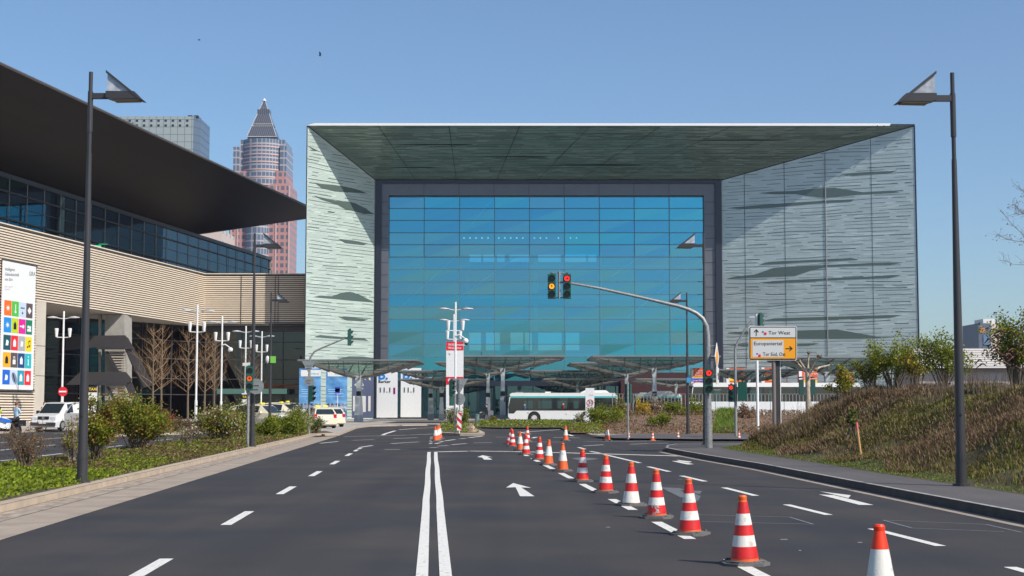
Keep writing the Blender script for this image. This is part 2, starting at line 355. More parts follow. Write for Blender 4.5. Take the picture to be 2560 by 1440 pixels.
arrowpoly([(2047, 1235.5), (2080, 1237), (2128, 1245), (2120, 1244.5), (2127, 1238.5), (2051, 1228.5), (2070, 1236), (2047, 1235.5), (2062, 1240), (2150, 1262), (2184, 1262.5), (2082, 1237.5)][:0] or [(2047, 1236), (2085, 1237.8), (2184, 1262.5), (2148, 1262)])
arrowpoly([(2050, 1228.5), (2127, 1238), (2121, 1245), (2088, 1237)])
arrowpoly([(1679, 1152.5), (1697, 1152.8), (1735, 1160.5), (1718, 1161)]); arrowpoly([(1690, 1149.5), (1730, 1154), (1722, 1156.5), (1700, 1153)])
for x, y, l in ((1960, 1349.5, 18), (2150, 1357, 12), (1520, 1319, 10), (1700, 1199, 10), (2000, 1377, 6)): seg(b, G(x - l / 2, y), G(x + l / 2, y), .035)
tag(b.build('lane_markings', M['line']), kind='structure')
b = MB()
for l in ([(1738, 1287.5), (1974, 1293.5)], [(1974, 1293.5), (2033, 1311.5)], [(2033, 1311.5), (1755, 1304.5)], [(2207, 1301), (2465, 1312)], [(2465, 1312), (2555, 1332)], [(2510, 1330), (2280, 1321)], [(2280, 1321), (2207, 1301)]): seg(b, G(*l[0]), G(*l[1]), .035)
tag(b.build('loop_cuts', M['thinline']), kind='structure')
b = MB()
for p in ([(1650, 1218), (1700, 1220), (1752, 1240), (1745, 1253), (1700, 1243)], [(1428, 1146), (1455, 1143), (1500, 1147), (1470, 1151), (1450, 1151)], [(1700, 1226), (1755, 1227), (1750, 1235), (1715, 1231)]): b.npoly([G(x, y, .006) for x, y in p])
tag(b.build('erased_markings', M['ghost']), kind='structure')
# ================================================================ GLASS PORTAL BUILDING
rnd = random.Random(5)
M['printed'] = mat('printed_glass', (.52, .60, .54), .16, spec=.6, coat=.25, var=.03, vs=.4)
M['printed2'] = mat('tinted_printed_glass', (.50, .58, .57), .08, spec=.8, coat=1, var=.05, vs=.3)
M['printline'] = mat('print_lines', (.055, .085, .08), .3, spec=.5, coat=.3)
M['printlens'] = mat('print_lens', (.09, .125, .11), .2, spec=.6, coat=.4)
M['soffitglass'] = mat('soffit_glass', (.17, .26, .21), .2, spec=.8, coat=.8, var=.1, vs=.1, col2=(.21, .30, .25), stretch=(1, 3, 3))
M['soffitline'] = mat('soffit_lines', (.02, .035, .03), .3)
M['framegrey'] = mat('frame_grey', (.14, .145, .165), .35, metal=.3, var=.05, vs=1)
M['framedark'] = mat('frame_dark', (.03, .035, .05), .3, metal=.3)
DF, DR, DI = 200., 200.2, 210.4
FL = P(768, 311, DF); FR = P(2286, 317, DR); IL = P(940, 452, DI); IR = P(1801, 450, DI)
ztopF = (FL.z + FR.z) / 2; FL.z = FR.z = ztopF; ztopI = (IL.z + IR.z) / 2; IL.z = IR.z = ztopI
portal = thing('glass_hall', (10, 205, 0), 'huge glass entrance building framed by pale green funnel walls under a dark soffit', 'building')
def bilin(a, b_, c, d, u, v): return a.lerp(b_, u).lerp(d.lerp(c, u), v)
def printed(name, a, b_, c, d, L, H, pitch, mats, seed, jn, lens=12, kink=.45, lw=.055, flip=False):
    """surface a-b-c-d (a bottom start, b bottom end, c top end, d top start); wavy line print modelled as thin inlays"""
    r = random.Random(seed); B = MB(); B.poly([a, b_, c, d], 0)
    nrm = (b_ - a).cross(d - a).normalized()
    if nrm.y > 0: nrm = -nrm
    if name == 'soffit' and nrm.z > 0: nrm = -nrm
    wall = name == 'side_wall'
    if wall: H = max(c.z, d.z)
    ztop = lambda x: d.z + (c.z - d.z) * min(max(x / L, 0), 1) - .1 if wall else H
    def pt(x, y, e=.02):
        if wall: return a.lerp(b_, min(max(x / L, 0), 1)) + Vector((0, 0, min(y, ztop(x)))) + nrm * e
        return bilin(a, b_, c, d, min(max(x / L, 0), 1), min(max(y / H, 0), 1)) + nrm * e
    nc = [(r.uniform(0, L), r.uniform(0, H), r.uniform(3, 7), r.uniform(.8, 2), r.choice((-1, 1)) * r.uniform(.3, .75)) for _ in range(int(L * H / 26))]
    def disp(x, y):
        s = 0
        for cx, cy, wx, wy, am in nc:
            if abs(x - cx) < wx and abs(y - cy) < wy: s += am * (1 - abs(x - cx) / wx) * (1 - abs(y - cy) / wy)
        return s * kink * 1.6
    y = pitch
    while y < H:
        x = r.uniform(-3, 0)
        while x < L:
            ln = r.uniform(2.0, 9) * min(1, L / 18 + .35); st = .9; t = x; thick = lw * r.choice((.7, .8, 1, 1, 1.2, 1.6)); prev = None
            while t < x + ln and t < L:
                if t >= 0:
                    yy = y + disp(t, y)
                    if thick < yy < ztop(t):
                        cur = (t, yy)
                        if prev: B.poly([pt(prev[0], prev[1] - thick), pt(cur[0], cur[1] - thick), pt(*cur), pt(*prev)], 1)
                        prev = cur
                    else: prev = None
                t += st
            x += ln + r.uniform(.2, 2.2)
        y += pitch * r.uniform(.8, 1.2)
    if len(mats) > 3:
        y = .1; fs_ = .3 if name == 'soffit' else .17
        while y < H:
            t = r.uniform(-2, 0); prev = None; gap = 0
            while t < L + 1.2:
                yy = y + disp(min(max(t, 0), L), y)
                if .05 < yy < ztop(t):
                    if prev and r.random() > .12: B.poly([pt(prev[0], prev[1] - .045, .012), pt(t, yy - .045, .012), pt(t, yy, .012), pt(*prev, .012)], 3)
                    prev = (t, yy)
                else: prev = None
                t += 1.3
            y += fs_ * r.uniform(.8, 1.2)
    pn = nrm.dot(a)
    for l in lens:
        if name == 'soffit':
            cx, cy, w, h1, sk = l; pts = [pt(cx - w / 2, cy, .035), pt(cx - w * .2, cy - h1 * .4, .035), pt(cx + w * .3, cy - h1 * .4, .035), pt(cx + w / 2, cy, .035), pt(cx + w * .1, cy + h1 * .4, .035)]
        else:
            pts = []
            for px_, py_ in l:
                d_ = P(px_, py_, 200.) - Vector((0, 0, CAMH)); pts.append(Vector((0, 0, CAMH)) + d_ * ((nrm.dot(a - Vector((0, 0, CAMH)))) / nrm.dot(d_)) + nrm * .035)
        B.npoly(pts, 2)
    for jx in jn: B.poly([pt(jx - .035, 0, .045), pt(jx + .035, 0, .045), pt(jx + .035, H, .045), pt(jx - .035, H, .045)], 1)
    return B.build(name, mats, portal)
LL = 11.0; LR = 25.5
xs = lambda px: 25.5 * (px - 1801) / (2286 - 1801)
M['printfine'] = mat('print_fine_lines', (.34, .42, .38), .2, spec=.6, coat=.25); M['printfine2'] = mat('print_fine_lines_tinted', (.37, .45, .43), .15, spec=.7, coat=.5)
cL = lambda l: [(740 + a / 2.36, 290 + b_ / 2.36) for a, b_ in l]
cR = lambda l: [(1760 + a / 2.286, 290 + b_ / 2.286) for a, b_ in l]
lensL = [cL(l) for l in ([(105, 392), (150, 400), (265, 412), (350, 430), (425, 458), (330, 452), (230, 445), (150, 424)], [(105, 470), (230, 500), (310, 505), (350, 515), (400, 540), (460, 580), (400, 578), (335, 560), (290, 550), (240, 522), (150, 494)],
    [(248, 725), (330, 733), (425, 753), (395, 762), (290, 750)], [(100, 1068), (140, 1060), (210, 1064), (270, 1042), (320, 1037), (370, 1052), (462, 1100), (380, 1094), (250, 1082), (160, 1074)], [(245, 1183), (330, 1188), (425, 1201), (390, 1211), (300, 1206)], [(105, 1304), (140, 1292), (260, 1303), (400, 1310), (425, 1326), (300, 1318), (180, 1310)], [(250, 1432), (310, 1418), (400, 1420), (460, 1428), (460, 1440), (250, 1440)],
    [(185, 560), (230, 566), (225, 572), (190, 568)], [(60, 170), (100, 190), (150, 215), (100, 200)])]
lensR = [cR(l) for l in ([(780, 332), (860, 325), (960, 318), (1060, 316), (1110, 310), (1060, 326), (960, 333), (850, 343)], [(310, 441), (400, 432), (520, 428), (640, 414), (750, 411), (810, 420), (910, 436), (1070, 427), (1120, 436), (1000, 444), (880, 449), (760, 463), (680, 467), (600, 458), (520, 446), (400, 448)],
    [(130, 528), (180, 521), (330, 508), (500, 496), (720, 481), (860, 477), (840, 489), (600, 504), (400, 524), (240, 533)], [(310, 851), (370, 834), (500, 827), (700, 820), (840, 811), (885, 821), (760, 829), (560, 837), (420, 847)], [(135, 929), (180, 918), (290, 906), (400, 868), (480, 861), (700, 851), (1080, 836), (1140, 836), (1060, 851), (700, 863), (620, 880), (520, 914), (400, 919), (240, 926)],
    [(315, 953), (400, 943), (620, 931), (900, 920), (1070, 910), (1130, 910), (1060, 926), (700, 940), (480, 952), (400, 957)], [(330, 1171), (400, 1157), (700, 1148), (1060, 1138), (1130, 1138), (1060, 1153), (700, 1164), (450, 1172)], [(130, 1242), (200, 1234), (530, 1226), (760, 1220), (860, 1238), (1000, 1262), (1110, 1265), (900, 1273), (530, 1273), (300, 1252)], [(130, 1310), (250, 1303), (530, 1300), (660, 1298), (600, 1313), (300, 1320)])]
printed('side_wall', Vector((FL.x, DF, 0)), Vector((IL.x, DI, 0)), IL, FL, LL, 36, .46, [M['printed'], M['printline'], M['printlens'], M['printfine']], 3, [], lens=lensL, kink=.2, lw=.05)
printed('side_wall', Vector((IR.x, DI, 0)), Vector((FR.x, DR, 0)), FR, IR, LR, 36, .5, [M['printed2'], M['printline'], M['printlens'], M['printfine2']], 11, [xs(1863), xs(1965), xs(2180)], lens=lensR, kink=.3, lw=.05)
bj = MB(); jx = xs(2067)
for (px, wd) in ((2067, .12),):
    t = (px - 1801) / (2286 - 1801); t = xs(px) / LR
    a = Vector((IR.x, DI, 0)).lerp(Vector((FR.x, DR, 0)), t); c = IR.lerp(FR, t); bj.tube([a + Vector((0, -.08, 0)), c + Vector((0, -.08, 0))], .07, 6)
bj.build('joint_cover', M['steel'], portal)
printed('soffit', IL, IR, FR, FL, 60, 12, .34, [M['soffitglass'], M['soffitline'], M['soffitline'], mat('soffit_fine', (.05, .095, .072), .25)], 21, [7, 14, 21, 28, 35, 42, 49, 56], lens=[][:0] or [(12, 8, 9, .35, 0), (34, 3.5, 14, .4, 0), (46, 9, 12, .35, 0), (22, 5.4, 10, .3, 0), (8, 3, 8, .3, 0)], kink=.02, lw=.05)
# outer skin, roof, rim
B = MB(); yb = 226.
B.poly([(FL.x, DF, 0), (FL.x, DF, ztopF), (FL.x, yb, ztopF), (FL.x, yb, 0)], 0)
B.poly([(FR.x, DR, 0), (FR.x, yb, 0), (FR.x, yb, ztopF), (FR.x, DR, ztopF)], 0)
B.bx(FL.x, FR.x, 203, yb, ztopF - .6, ztopF - .1, 0)
B.build('outer_shell', [M['printed2']], portal)
B = MB()
B.ext([(FL.x - .1, DF - .1, ztopF - .02), (FR.x - 3.2, DR - .1, ztopF - .02), (FR.x - 3.2, DR - .1, ztopF + .3), (FL.x + 1.0, DF - .1, ztopF + .3)], (0, 1.2, 0))
B.build('roof_rim', M['white'], portal)
B = MB(); B.box(((FR.x - 1.6), DR, ztopF + .1), (3.2, .5, .16)); 
for k in range(6): B.ball((FR.x - .5 - k * .9, DR - .3, ztopF - .08), .1, 6)
for e in ((FL, IL), (FR, IR)): B.tube([e[0], e[1]], .09, 6)
B.tube([IL, IR], .12, 6); B.tube([(FL.x, DF, 0), FL], .07, 6); B.tube([(FR.x, DR, 0), FR], .1, 6); B.tube([(IL.x, DI, 0), IL], .1, 6); B.tube([(IR.x, DI - .05, 0), IR + Vector((0, -.05, 0))], .12, 6)
for px, hh in ((1000, .7), (1215, .5), (1440, 1.4), (1460, .7), (1560, .8), (1700, .5), (1905, .6)): B.tube([(XG(px, 206), 206, ztopF), (XG(px, 206), 206, ztopF + hh)], .05, 5)
B.build('corner_trim', M['framedark'], portal)
# window frame: outer dark ring at the inner edge then grey panels then glass
gx0, gx1 = XG(971, DI, 700), XG(1762, DI, 700); gz1 = zat(488, DI)
B = MB()
B.bx(IL.x, gx0 - .02, DI, DI + 1.2, 0, ztopI, 0); B.bx(gx1 + .02, IR.x, DI, DI + 1.2, 0, ztopI, 0); B.bx(gx0 - .02, gx1 + .02, DI, DI + 1.2, gz1, ztopI, 0)
o1 = MB(); wd = (gx0 - IL.x) * .45
o1.bx(IL.x + .02, IL.x + wd, DI - .35, DI - .01, 0, ztopI - .05, 0); o1.bx(IR.x - wd, IR.x - .02, DI - .35, DI - .01, 0, ztopI - .05, 0); o1.bx(IL.x + wd, IR.x - wd, DI - .35, DI - .01, ztopI - .45, ztopI - .05, 0)
z = 3.
fj = MB()
while z < gz1:
    for a, c in ((IL.x + wd, gx0 - .05), (gx1 + .05, IR.x - wd)): fj.bx(a, c, DI - .02, DI - .005, z, z + .07)
    z += 1.7
for k in range(1, 9): x = gx0 + (gx1 - gx0) * k / 9; fj.bx(x - .03, x + .03, DI - .02, DI - .005, gz1 + .1, ztopI - .5)
fr = B.build('window_frame', M['framegrey'], portal); o1.build('frame_reveal', M['framedark'], fr); fj.build('frame_joint', M['framedark'], fr)
# glass: 9 columns x rows, panes of slightly different coating
gm = [glassmat('facade_glass', (.11, .44, .58), (.21, .61, .79), .58), glassmat('facade_glass_b', (.09, .41, .56), (.15, .57, .78), .61), glassmat('facade_glass_c', (.13, .44, .56), (.26, .62, .76), .56), glassmat('facade_glass_d', (.09, .42, .60), (.13, .62, .82), .60)]
rows = [490, 519, 549, 580, 610, 641, 672, 703, 735, 766, 797, 829, 860, 892, 925, 960]
GD = DI + .9; B = MB(); mul = MB(); rr = random.Random(2)
cols = [971, 1059, 1148, 1236, 1324, 1412, 1500, 1588, 1676, 1762]; cxs = [XG(c, DI, 700) for c in cols]; zs = [zat(y, DI) for y in rows]
tint = {}
for j in range(len(rows) - 1):
    run = 0
    for i in range(9):
        if run <= 0: run = rr.randint(1, 4); cur = rr.choice((0, 0, 1, 2, 3) if j > 1 else (0, 3, 1))
        run -= 1
        e = [rr.uniform(-.018, .018) for _ in range(4)]
        B.poly([(cxs[i], GD + e[0], zs[j + 1]), (cxs[i + 1], GD + e[1], zs[j + 1]), (cxs[i + 1], GD + e[2], zs[j]), (cxs[i], GD + e[3], zs[j])], cur)
for z in zs: mul.bx(gx0, gx1, GD - .12, GD - .05, z - .05, z + .05)
for x in cxs: mul.bx(x - .055, x + .055, GD - .2, GD - .06, 0, gz1)
wd_ = B.build('window', gm, portal)
mul.build('mullion', mat('mullion', (.10, .22, .27), .4, metal=.3), wd_)
# interior
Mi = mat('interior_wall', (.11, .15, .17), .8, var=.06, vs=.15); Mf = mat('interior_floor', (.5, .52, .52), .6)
Mcore = mat('interior_core', (.20, .23, .24), .7)
B = MB(); DB = 223.
holes = []
for x0, x1 in ((1168, 1203), (1208, 1238), (1242, 1262), (1274, 1324), (1340, 1402), (1412, 1466), (1470, 1492), (1505, 1528), (1540, 1598)): holes.append((x0, x1, 627, 655))
for x0, x1 in ((1168, 1203), (1215, 1250), (1276, 1308), (1312, 1330), (1342, 1404), (1414, 1448), (1544, 1557), (1572, 1584), (1590, 1600), (1610, 1622), (1628, 1633)): holes.append((x0, x1, 831, 876))
X0, X1 = XG(940, DB, 700), XG(1800, DB, 700)
for (ya, yb2, hs) in ((440, 627, []), (627, 655, [h for h in holes if h[2] == 627]), (655, 831, []), (831, 876, [h for h in holes if h[2] == 831]), (876, 1030, [])):
    za, zb = zat(ya, DB), zat(yb2, DB); x = X0
    for h in sorted(hs): B.bx(x, XG(h[0], DB, 700), DB, DB + .4, zb, za); x = XG(h[1], DB, 700)
    B.bx(x, X1, DB, DB + .4, zb, za)
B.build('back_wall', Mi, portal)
B = MB()
for y, d0 in ((612, 214), (662, 213), (738, 213), (792, 212.5), (884, 213)):
    z = zat(y, d0); B.bx(XG(1150, 214, 700), XG(1672, 214, 700), d0, DB - .02, z - .5, z)
for px in (1168, 1340, 1500, 1665): x = XG(px, 216, 700); B.bx(x - .3, x + .3, 216, 216.6, 0, 24)
split_build(B, 'gallery_floor', Mf, portal)
B = MB(); B.bx(XG(1500, 218, 700), XG(1640, 218, 700), 217, 221, 0, zat(560, 218)); B.build('lift_core', Mcore, portal)
B = MB()
for a, c in (((1290, 640), (1130, 760)), ((1745, 545), (1530, 690)), ((1750, 650), (1560, 800)), ((1140, 640), (1000, 770)), ((1230, 500), (1180, 560))): B.tube([P(a[0], a[1], 212.5), P(c[0], c[1], 212.5)], .07, 5)
split_build(B, 'brace_rod', M['white'], portal)
B = MB()
for i in list(range(13)) + [14, 16, 17]:
    px = 1160 + i * 15 + (12 if i > 4 else 0) + (14 if i > 9 else 0)
    B.disc(P(px, 595, 212.9), .12, (0, -1, -.3), 8)
split_build(B, 'downlight', mat('downlight', (1, .9, .7), .5, emis=2.2), portal)
B = MB(); B.bx(X0, X1, DI + 1.3, DB, 0.1, .16); B.build('hall_floor', Mf, portal)
# ground floor entrance: dark band, doors, red wall
B = MB(); B.bx(gx0, gx1, DI - .1, DI + .6, zat(965, DI), zat(952, DI)); B.bx(gx0, gx1, DI - .2, DI + .7, .1, .5); B.build('entrance_band', M['framedark'], portal)
B = MB()
for i in range(22):
    x = gx0 + 1 + i * (gx1 - gx0 - 2) / 22
    B.bx(x - .06, x + .06, DI + .5, DI + .62, .1, zat(962, DI))
split_build(B, 'door_frame', M['framedark'], portal); ent = portal
B = MB(); B.bx(gx0, gx1, DI + .66, DI + .7, .1, zat(962, DI)); B.build('door_glass', glassmat('door_glass', (.12, .30, .36), (.2, .4, .45), .4), ent)
B = MB(); B.bx(XG(1550, DI), XG(1712, DI), DI - 2, DI - .3, .1, zat(932, DI)); B.build('entrance_lobby', mat('lobby_red', (.055, .02, .02), .4), portal)
# ================================================================ LOUVRED HALL (left)
hall = thing('exhibition_hall', (-50, 160, 0), 'beige louvred exhibition hall with a huge dark cantilevered roof and ribbon glazing', 'building')
A0 = Vector((-41.6, 205, 0)); U = Vector((-.1495, -1, 0)).normalized(); N = Vector((-U.y, U.x, 0)); N = N if N.x > 0 else -N
def W(x, y, off=0.):                # photo pixel -> point on the hall's long wall, off metres proud
    d = P(x, y, 100) - Vector((0, 0, CAMH)); o = Vector((0, 0, CAMH)); a = A0 + N * off
    t = (a - o).dot(N) / d.dot(N); return o + d * t
ZB, ZT = 12.6, 19.45; TL = 130
M['louvre'] = mat('louvre_beige', (.80, .68, .54), .5, var=.04, vs=1); M['louvreback'] = mat('louvre_gap', (.07, .055, .045), .8)
B = MB(); bk = MB(); n = 26; pz = (ZT - ZB) / n
def slatwall(p0, p1, nn, za, zb, B, bk, pitch=pz):
    k = int(round((zb - za) / pitch)); 
    for i in range(k):
        z = za + pitch * i
        B.ext([p0 + Vector((0, 0, z + .03)), p0 + nn * .13 + Vector((0, 0, z + .03)), p0 + nn * .13 + Vector((0, 0, z + .17)), p0 + Vector((0, 0, z + .19))], p1 - p0)
    bk.ext([p0 - nn * .02 + Vector((0, 0, za)), p0 - nn * .5 + Vector((0, 0, za)), p0 - nn * .5 + Vector((0, 0, zb)), p0 - nn * .02 + Vector((0, 0, zb))], p1 - p0)
E0 = A0 + U * TL; nF = Vector((0, -1, 0)); F1 = Vector((-25.5, 205, 0))
slatwall(A0, E0, N, ZB, ZT, B, bk); slatwall(A0, F1, nF, ZB, ZT, B, bk)
wp = W(86, 900); tP = (Vector((wp.x, wp.y, 0)) - A0).dot(U)
slatwall(A0 + U * tP, E0, N, .1, ZB, B, bk)
cl = B.build('louvre_cladding', M['louvre'], hall)
bk.ext([A0 - N * .5 + Vector((0, 0, ZT)), A0 + N * .16 + Vector((0, 0, ZT)), A0 + N * .16 + Vector((0, 0, ZT + .18)), A0 - N * .5 + Vector((0, 0, ZT + .18))], U * TL); 
bk.build('cladding_backing', M['louvreback'], hall)
B = MB(); B.ext([A0 - N * .5 + Vector((0, 0, ZT + .19)), A0 + N * .2 + Vector((0, 0, ZT + .19)), A0 + N * .2 + Vector((0, 0, ZT + .3)), A0 - N * .5 + Vector((0, 0, ZT + .3))], U * TL); B.bx(-41.6, -25.5, 204.8, 240, ZT + .19, ZT + .3)
B.build('parapet_cap', M['louvre'], hall)
B = MB()
for x in (A0.x + .6 * 16, A0.x + .42 * 16 + 3.3, A0.x + 5.0): B.bx(x - .04, x + .04, 204.8, 204.86, ZB, ZT)
B.build('cladding_joint', M['louvreback'], hall)
# soffit and recessed ground floor
B0 = Vector((-54.8, 178, 0)); B0 = B0
B = MB(); e = A0 + U * tP
B.poly([A0 + Vector((0, 0, ZB - .02)), e + Vector((0, 0, ZB - .02)), e - N * 14 + Vector((0, 0, ZB - .02)), Vector((-56, 207, ZB - .02))]); B.build('recess_soffit', mat('soffit_paint', (.5, .46, .41), .8), hall)
pw = W(86, 900); pe = W(109, 900)
B = MB(); a = Vector((pw.x, pw.y, 0)); c = Vector((pe.x, pe.y, 0)); B.ext([a + N * .15, c + N * .15, c - N * 1.0, a - N * 1.0], (0, 0, ZB)); 
B.build('pillar', mat('pillar_stone', (.55, .5, .42), .7, var=.05, vs=.6), hall)
B = MB(); 
for y in (865, 940): 
    p = W(97, y, .16); q0 = Vector((a.x, a.y, p.z)) + N * .16; q1 = Vector((c.x, c.y, p.z)) + N * .16; B.poly([q0, q1, q1 + Vector((0, 0, .06)), q0 + Vector((0, 0, .06))])
B.build('pillar_joint', M['louvreback'], hall)
g0 = a - N * 12; B = MB(); gd = glassmat('hall_glass', (.10, .14, .13), (.20, .22, .21), .32, .02)
gpts = [g0, Vector((-56, 180, 0)), Vector((-42.2, 206.2, 0)), Vector((-25.3, 206.2, 0))]
gpts = [c - N * 1, c - N * 9, Vector((-55.5, 180, 0)), Vector((-42.2, 205.6, 0)), Vector((-25.3, 205.6, 0))]
for i in range(len(gpts) - 1): B.poly([gpts[i], gpts[i + 1], gpts[i + 1] + Vector((0, 0, ZB)), gpts[i] + Vector((0, 0, ZB))])
hg = B.build('ground_floor_glazing', gd, hall)
B = MB()
for i in range(len(gpts) - 1):
    p, q = gpts[i], gpts[i + 1]; L = (q - p).length; d = (q - p) / L; nn = Vector((d.y, -d.x, 0)); nn = nn if nn.dot(Vector((0, -1, 0))) > 0 or nn.x > 0 else -nn
    for z in (3.3, 5.4, 8.0, 10.4): B.ext([p + nn * .05 + Vector((0, 0, z)), p + nn * .15 + Vector((0, 0, z)), p + nn * .15 + Vector((0, 0, z + .13)), p + nn * .05 + Vector((0, 0, z + .13))], q - p)
    k = max(1, int(L / 5.5))
    for j in range(k + 1): x = p + d * (L * j / k); B.box((x.x, x.y - .1, ZB / 2), (.14, .14, ZB))
B.bx(-41.4, -25.4, 205.2, 205.5, ZB - .7, ZB - .05)
B.build('glazing_frame', M['dkmetal'], hg)
B = MB(); B.bx(-70, -25.3, 218, 218.5, 0, ZB); B.bx(-70, -69.5, 150, 218, 0, ZB); B.bx(-69, -25.5, 208, 218, 4.6, 5.0); B.bx(-69, -25.5, 208, 218, 8.6, 9.0)
B.ext([Vector((-70, 150, ZB + .05)), Vector((-50, 150, ZB + .05)), Vector((-42, 204, ZB + .05)), Vector((-25.6, 204.6, ZB + .05)), Vector((-25.6, 240, ZB + .05)), Vector((-70, 240, ZB + .05))], (0, 0, .3))
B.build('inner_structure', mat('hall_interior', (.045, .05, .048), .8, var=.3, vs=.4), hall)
B = MB(); rr = random.Random(8)
for i in range(14): x = XG(630 + i * 10, 212, 1030); B.bx(x - .2, x + .3 + rr.random() * .6, 212, 212.1, .3, rr.uniform(1.8, 3.0))
split_build(B, 'lit_kiosk', mat('kiosk_cream', (.5, .46, .33), .6, emis=.25), hall)
B = MB()
for p, q in (((640, 968), (720, 962)), ((650, 972), (700, 967)), ((655, 960), (745, 972)), ((690, 965), (745, 960))): B.tube([P(p[0], p[1], 204.9 + .5), P(q[0], q[1], 205.2)], .06, 5)
split_build(B, 'roof_strut', mat('strut_orange', (.5, .10, .03), .5), hall)
# entrance canopy in the hall front
B = MB(); B.bx(XG(545, 203), XG(720, 203), 202, 205, zat(985, 203), zat(972, 203)); B.build('entrance_canopy', mat('canopy_green', (.08, .17, .14), .4), hall)
# ribbon glazing
G1 = Vector((-43.6 - .1495 * (205 - 240), 240, 0)); gU = U; ZG = 25.3
GE = G1 + gU * 150
B = MB(); B.poly([G1 + Vector((0, 0, ZT)), G1 + Vector((0, 0, ZG)), GE + Vector((0, 0, ZG)), GE + Vector((0, 0, ZT))])
rg = B.build('ribbon_window', glassmat('ribbon_glass', (.10, .13, .14), (.30, .42, .50), .42, .02), hall)
B = MB()
def rail(z, h, d): B.ext([G1 + N * .02 + Vector((0, 0, z)), G1 + N * d + Vector((0, 0, z)), G1 + N * d + Vector((0, 0, z + h)), G1 + N * .02 + Vector((0, 0, z + h))], GE - G1)
rail(ZG - .42, .46, .3); rail(23.45, .14, .2); rail(22.2, .05, .06); rail(20.65, .16, .25); rail(ZT + .3, .1, .2)
mu = B.build('transom', M['dkmetal'], rg)
B = MB(); t = .5
while t < 150: p = G1 + gU * t + N * .12; B.box((p.x, p.y, (ZG + ZT) / 2), (.055, .055, ZG - ZT)); t += 3.95
B.box((G1.x, G1.y, (ZG + ZT) / 2), (.3, .3, ZG - ZT)); split_build(B, 'mullion', mat('mullion_light', (.30, .27, .22), .5), rg)
B = MB(); B.poly([G1 - N * .6 + Vector((0, 0, ZT - .1)), GE - N * .6 + Vector((0, 0, ZT - .1)), GE - N * 20 + Vector((0, 0, ZT - .1)), G1 - N * 20 + Vector((0, 0, ZT - .1))]); B.poly([G1 - N * 6 + Vector((0, 0, ZT)), G1 - N * 6 + Vector((0, 0, ZG)), GE - N * 6 + Vector((0, 0, ZG)), GE - N * 6 + Vector((0, 0, ZT))])
B.poly([G1 + Vector((0, 0, ZG + .02)), GE + Vector((0, 0, ZG + .02)), GE - N * 20 + Vector((0, 0, ZG + .02)), G1 - N * 20 + Vector((0, 0, ZG + .02))])
B.poly([G1 + Vector((0, 0, ZT)), G1 + Vector((0, 0, ZG)), G1 - N * 20 + Vector((0, 0, ZG)), G1 - N * 20 + Vector((0, 0, ZT))])
t = 6
while t < 150: p = G1 + gU * t - N * 4; B.box((p.x, p.y, (ZG + ZT) / 2), (.6, .6, ZG - ZT)); t += 9
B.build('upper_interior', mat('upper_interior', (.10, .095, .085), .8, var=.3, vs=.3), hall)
q_ = W(238, 618, -1.0); B = MB(); B.box((q_.x, q_.y, q_.z), (1.3, .1, .45)); B.box((q_.x + .9, q_.y, q_.z + .35), (1.0, .08, .05)); tag(B.build('exit_lamp', mat('exit_green', (.02, .5, .2), .5, emis=.5), hall))
# cantilever roof: inner line on the glass head, outer edge rises
De, Dt = 130., 232.
def redge(D): return Vector((-43.8 + .1495 * (D - 130), D, 31.05))
ri1 = Vector((-43.6 + .1495 * (207 - 205), 207, ZG)); roE, roS = redge(Dt), redge(60); riS = G1 + gU * 170; riS.z = ZG
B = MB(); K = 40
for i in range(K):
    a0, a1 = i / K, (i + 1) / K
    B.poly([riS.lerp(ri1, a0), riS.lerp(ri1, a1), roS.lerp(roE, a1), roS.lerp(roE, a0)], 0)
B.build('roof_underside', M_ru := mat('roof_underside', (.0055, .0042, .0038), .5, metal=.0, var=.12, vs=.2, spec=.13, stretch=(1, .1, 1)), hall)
B = MB()
nn2 = 90
for i in range(nn2):      # panel seams
    f = i / nn2; a = riS.lerp(ri1, f) - Vector((0, 0, .02)); c = roS.lerp(roE, f) - Vector((0, 0, .02)); d = Vector((0, .06, 0)); B.poly([a, a + d, c + d, c])
for f in [k / 5 for k in range(1, 5)]:
    a = riS.lerp(roS, f) - Vector((0, 0, .02)); c = ri1.lerp(roE, f) - Vector((0, 0, .02)); d = Vector((.03, 0, .014)); B.poly([a, c, c + d, a + d])
B.build('roof_seam', mat('roof_seam', (.002, .002, .002), .8), hall)
B = MB(); up = Vector((0, 0, .12))
B.poly([roS + up, roE + up, Vector((-70, 240, 31.2)), Vector((-90, 60, 31.2))]); B.poly([roE + up, roE, ri1, ri1 + Vector((0, 0, 4)), Vector((-70, 240, 31.2))])
B.tube([roS + Vector((.05, 0, .1)), roE + Vector((.05, 0, .1))], .14, 6); B.tube([ri1 + Vector((0, .1, 0)), roE], .08, 6)
B.build('roof_edge', mat('roof_metal', (.16, .15, .15), .4, metal=.4), hall)
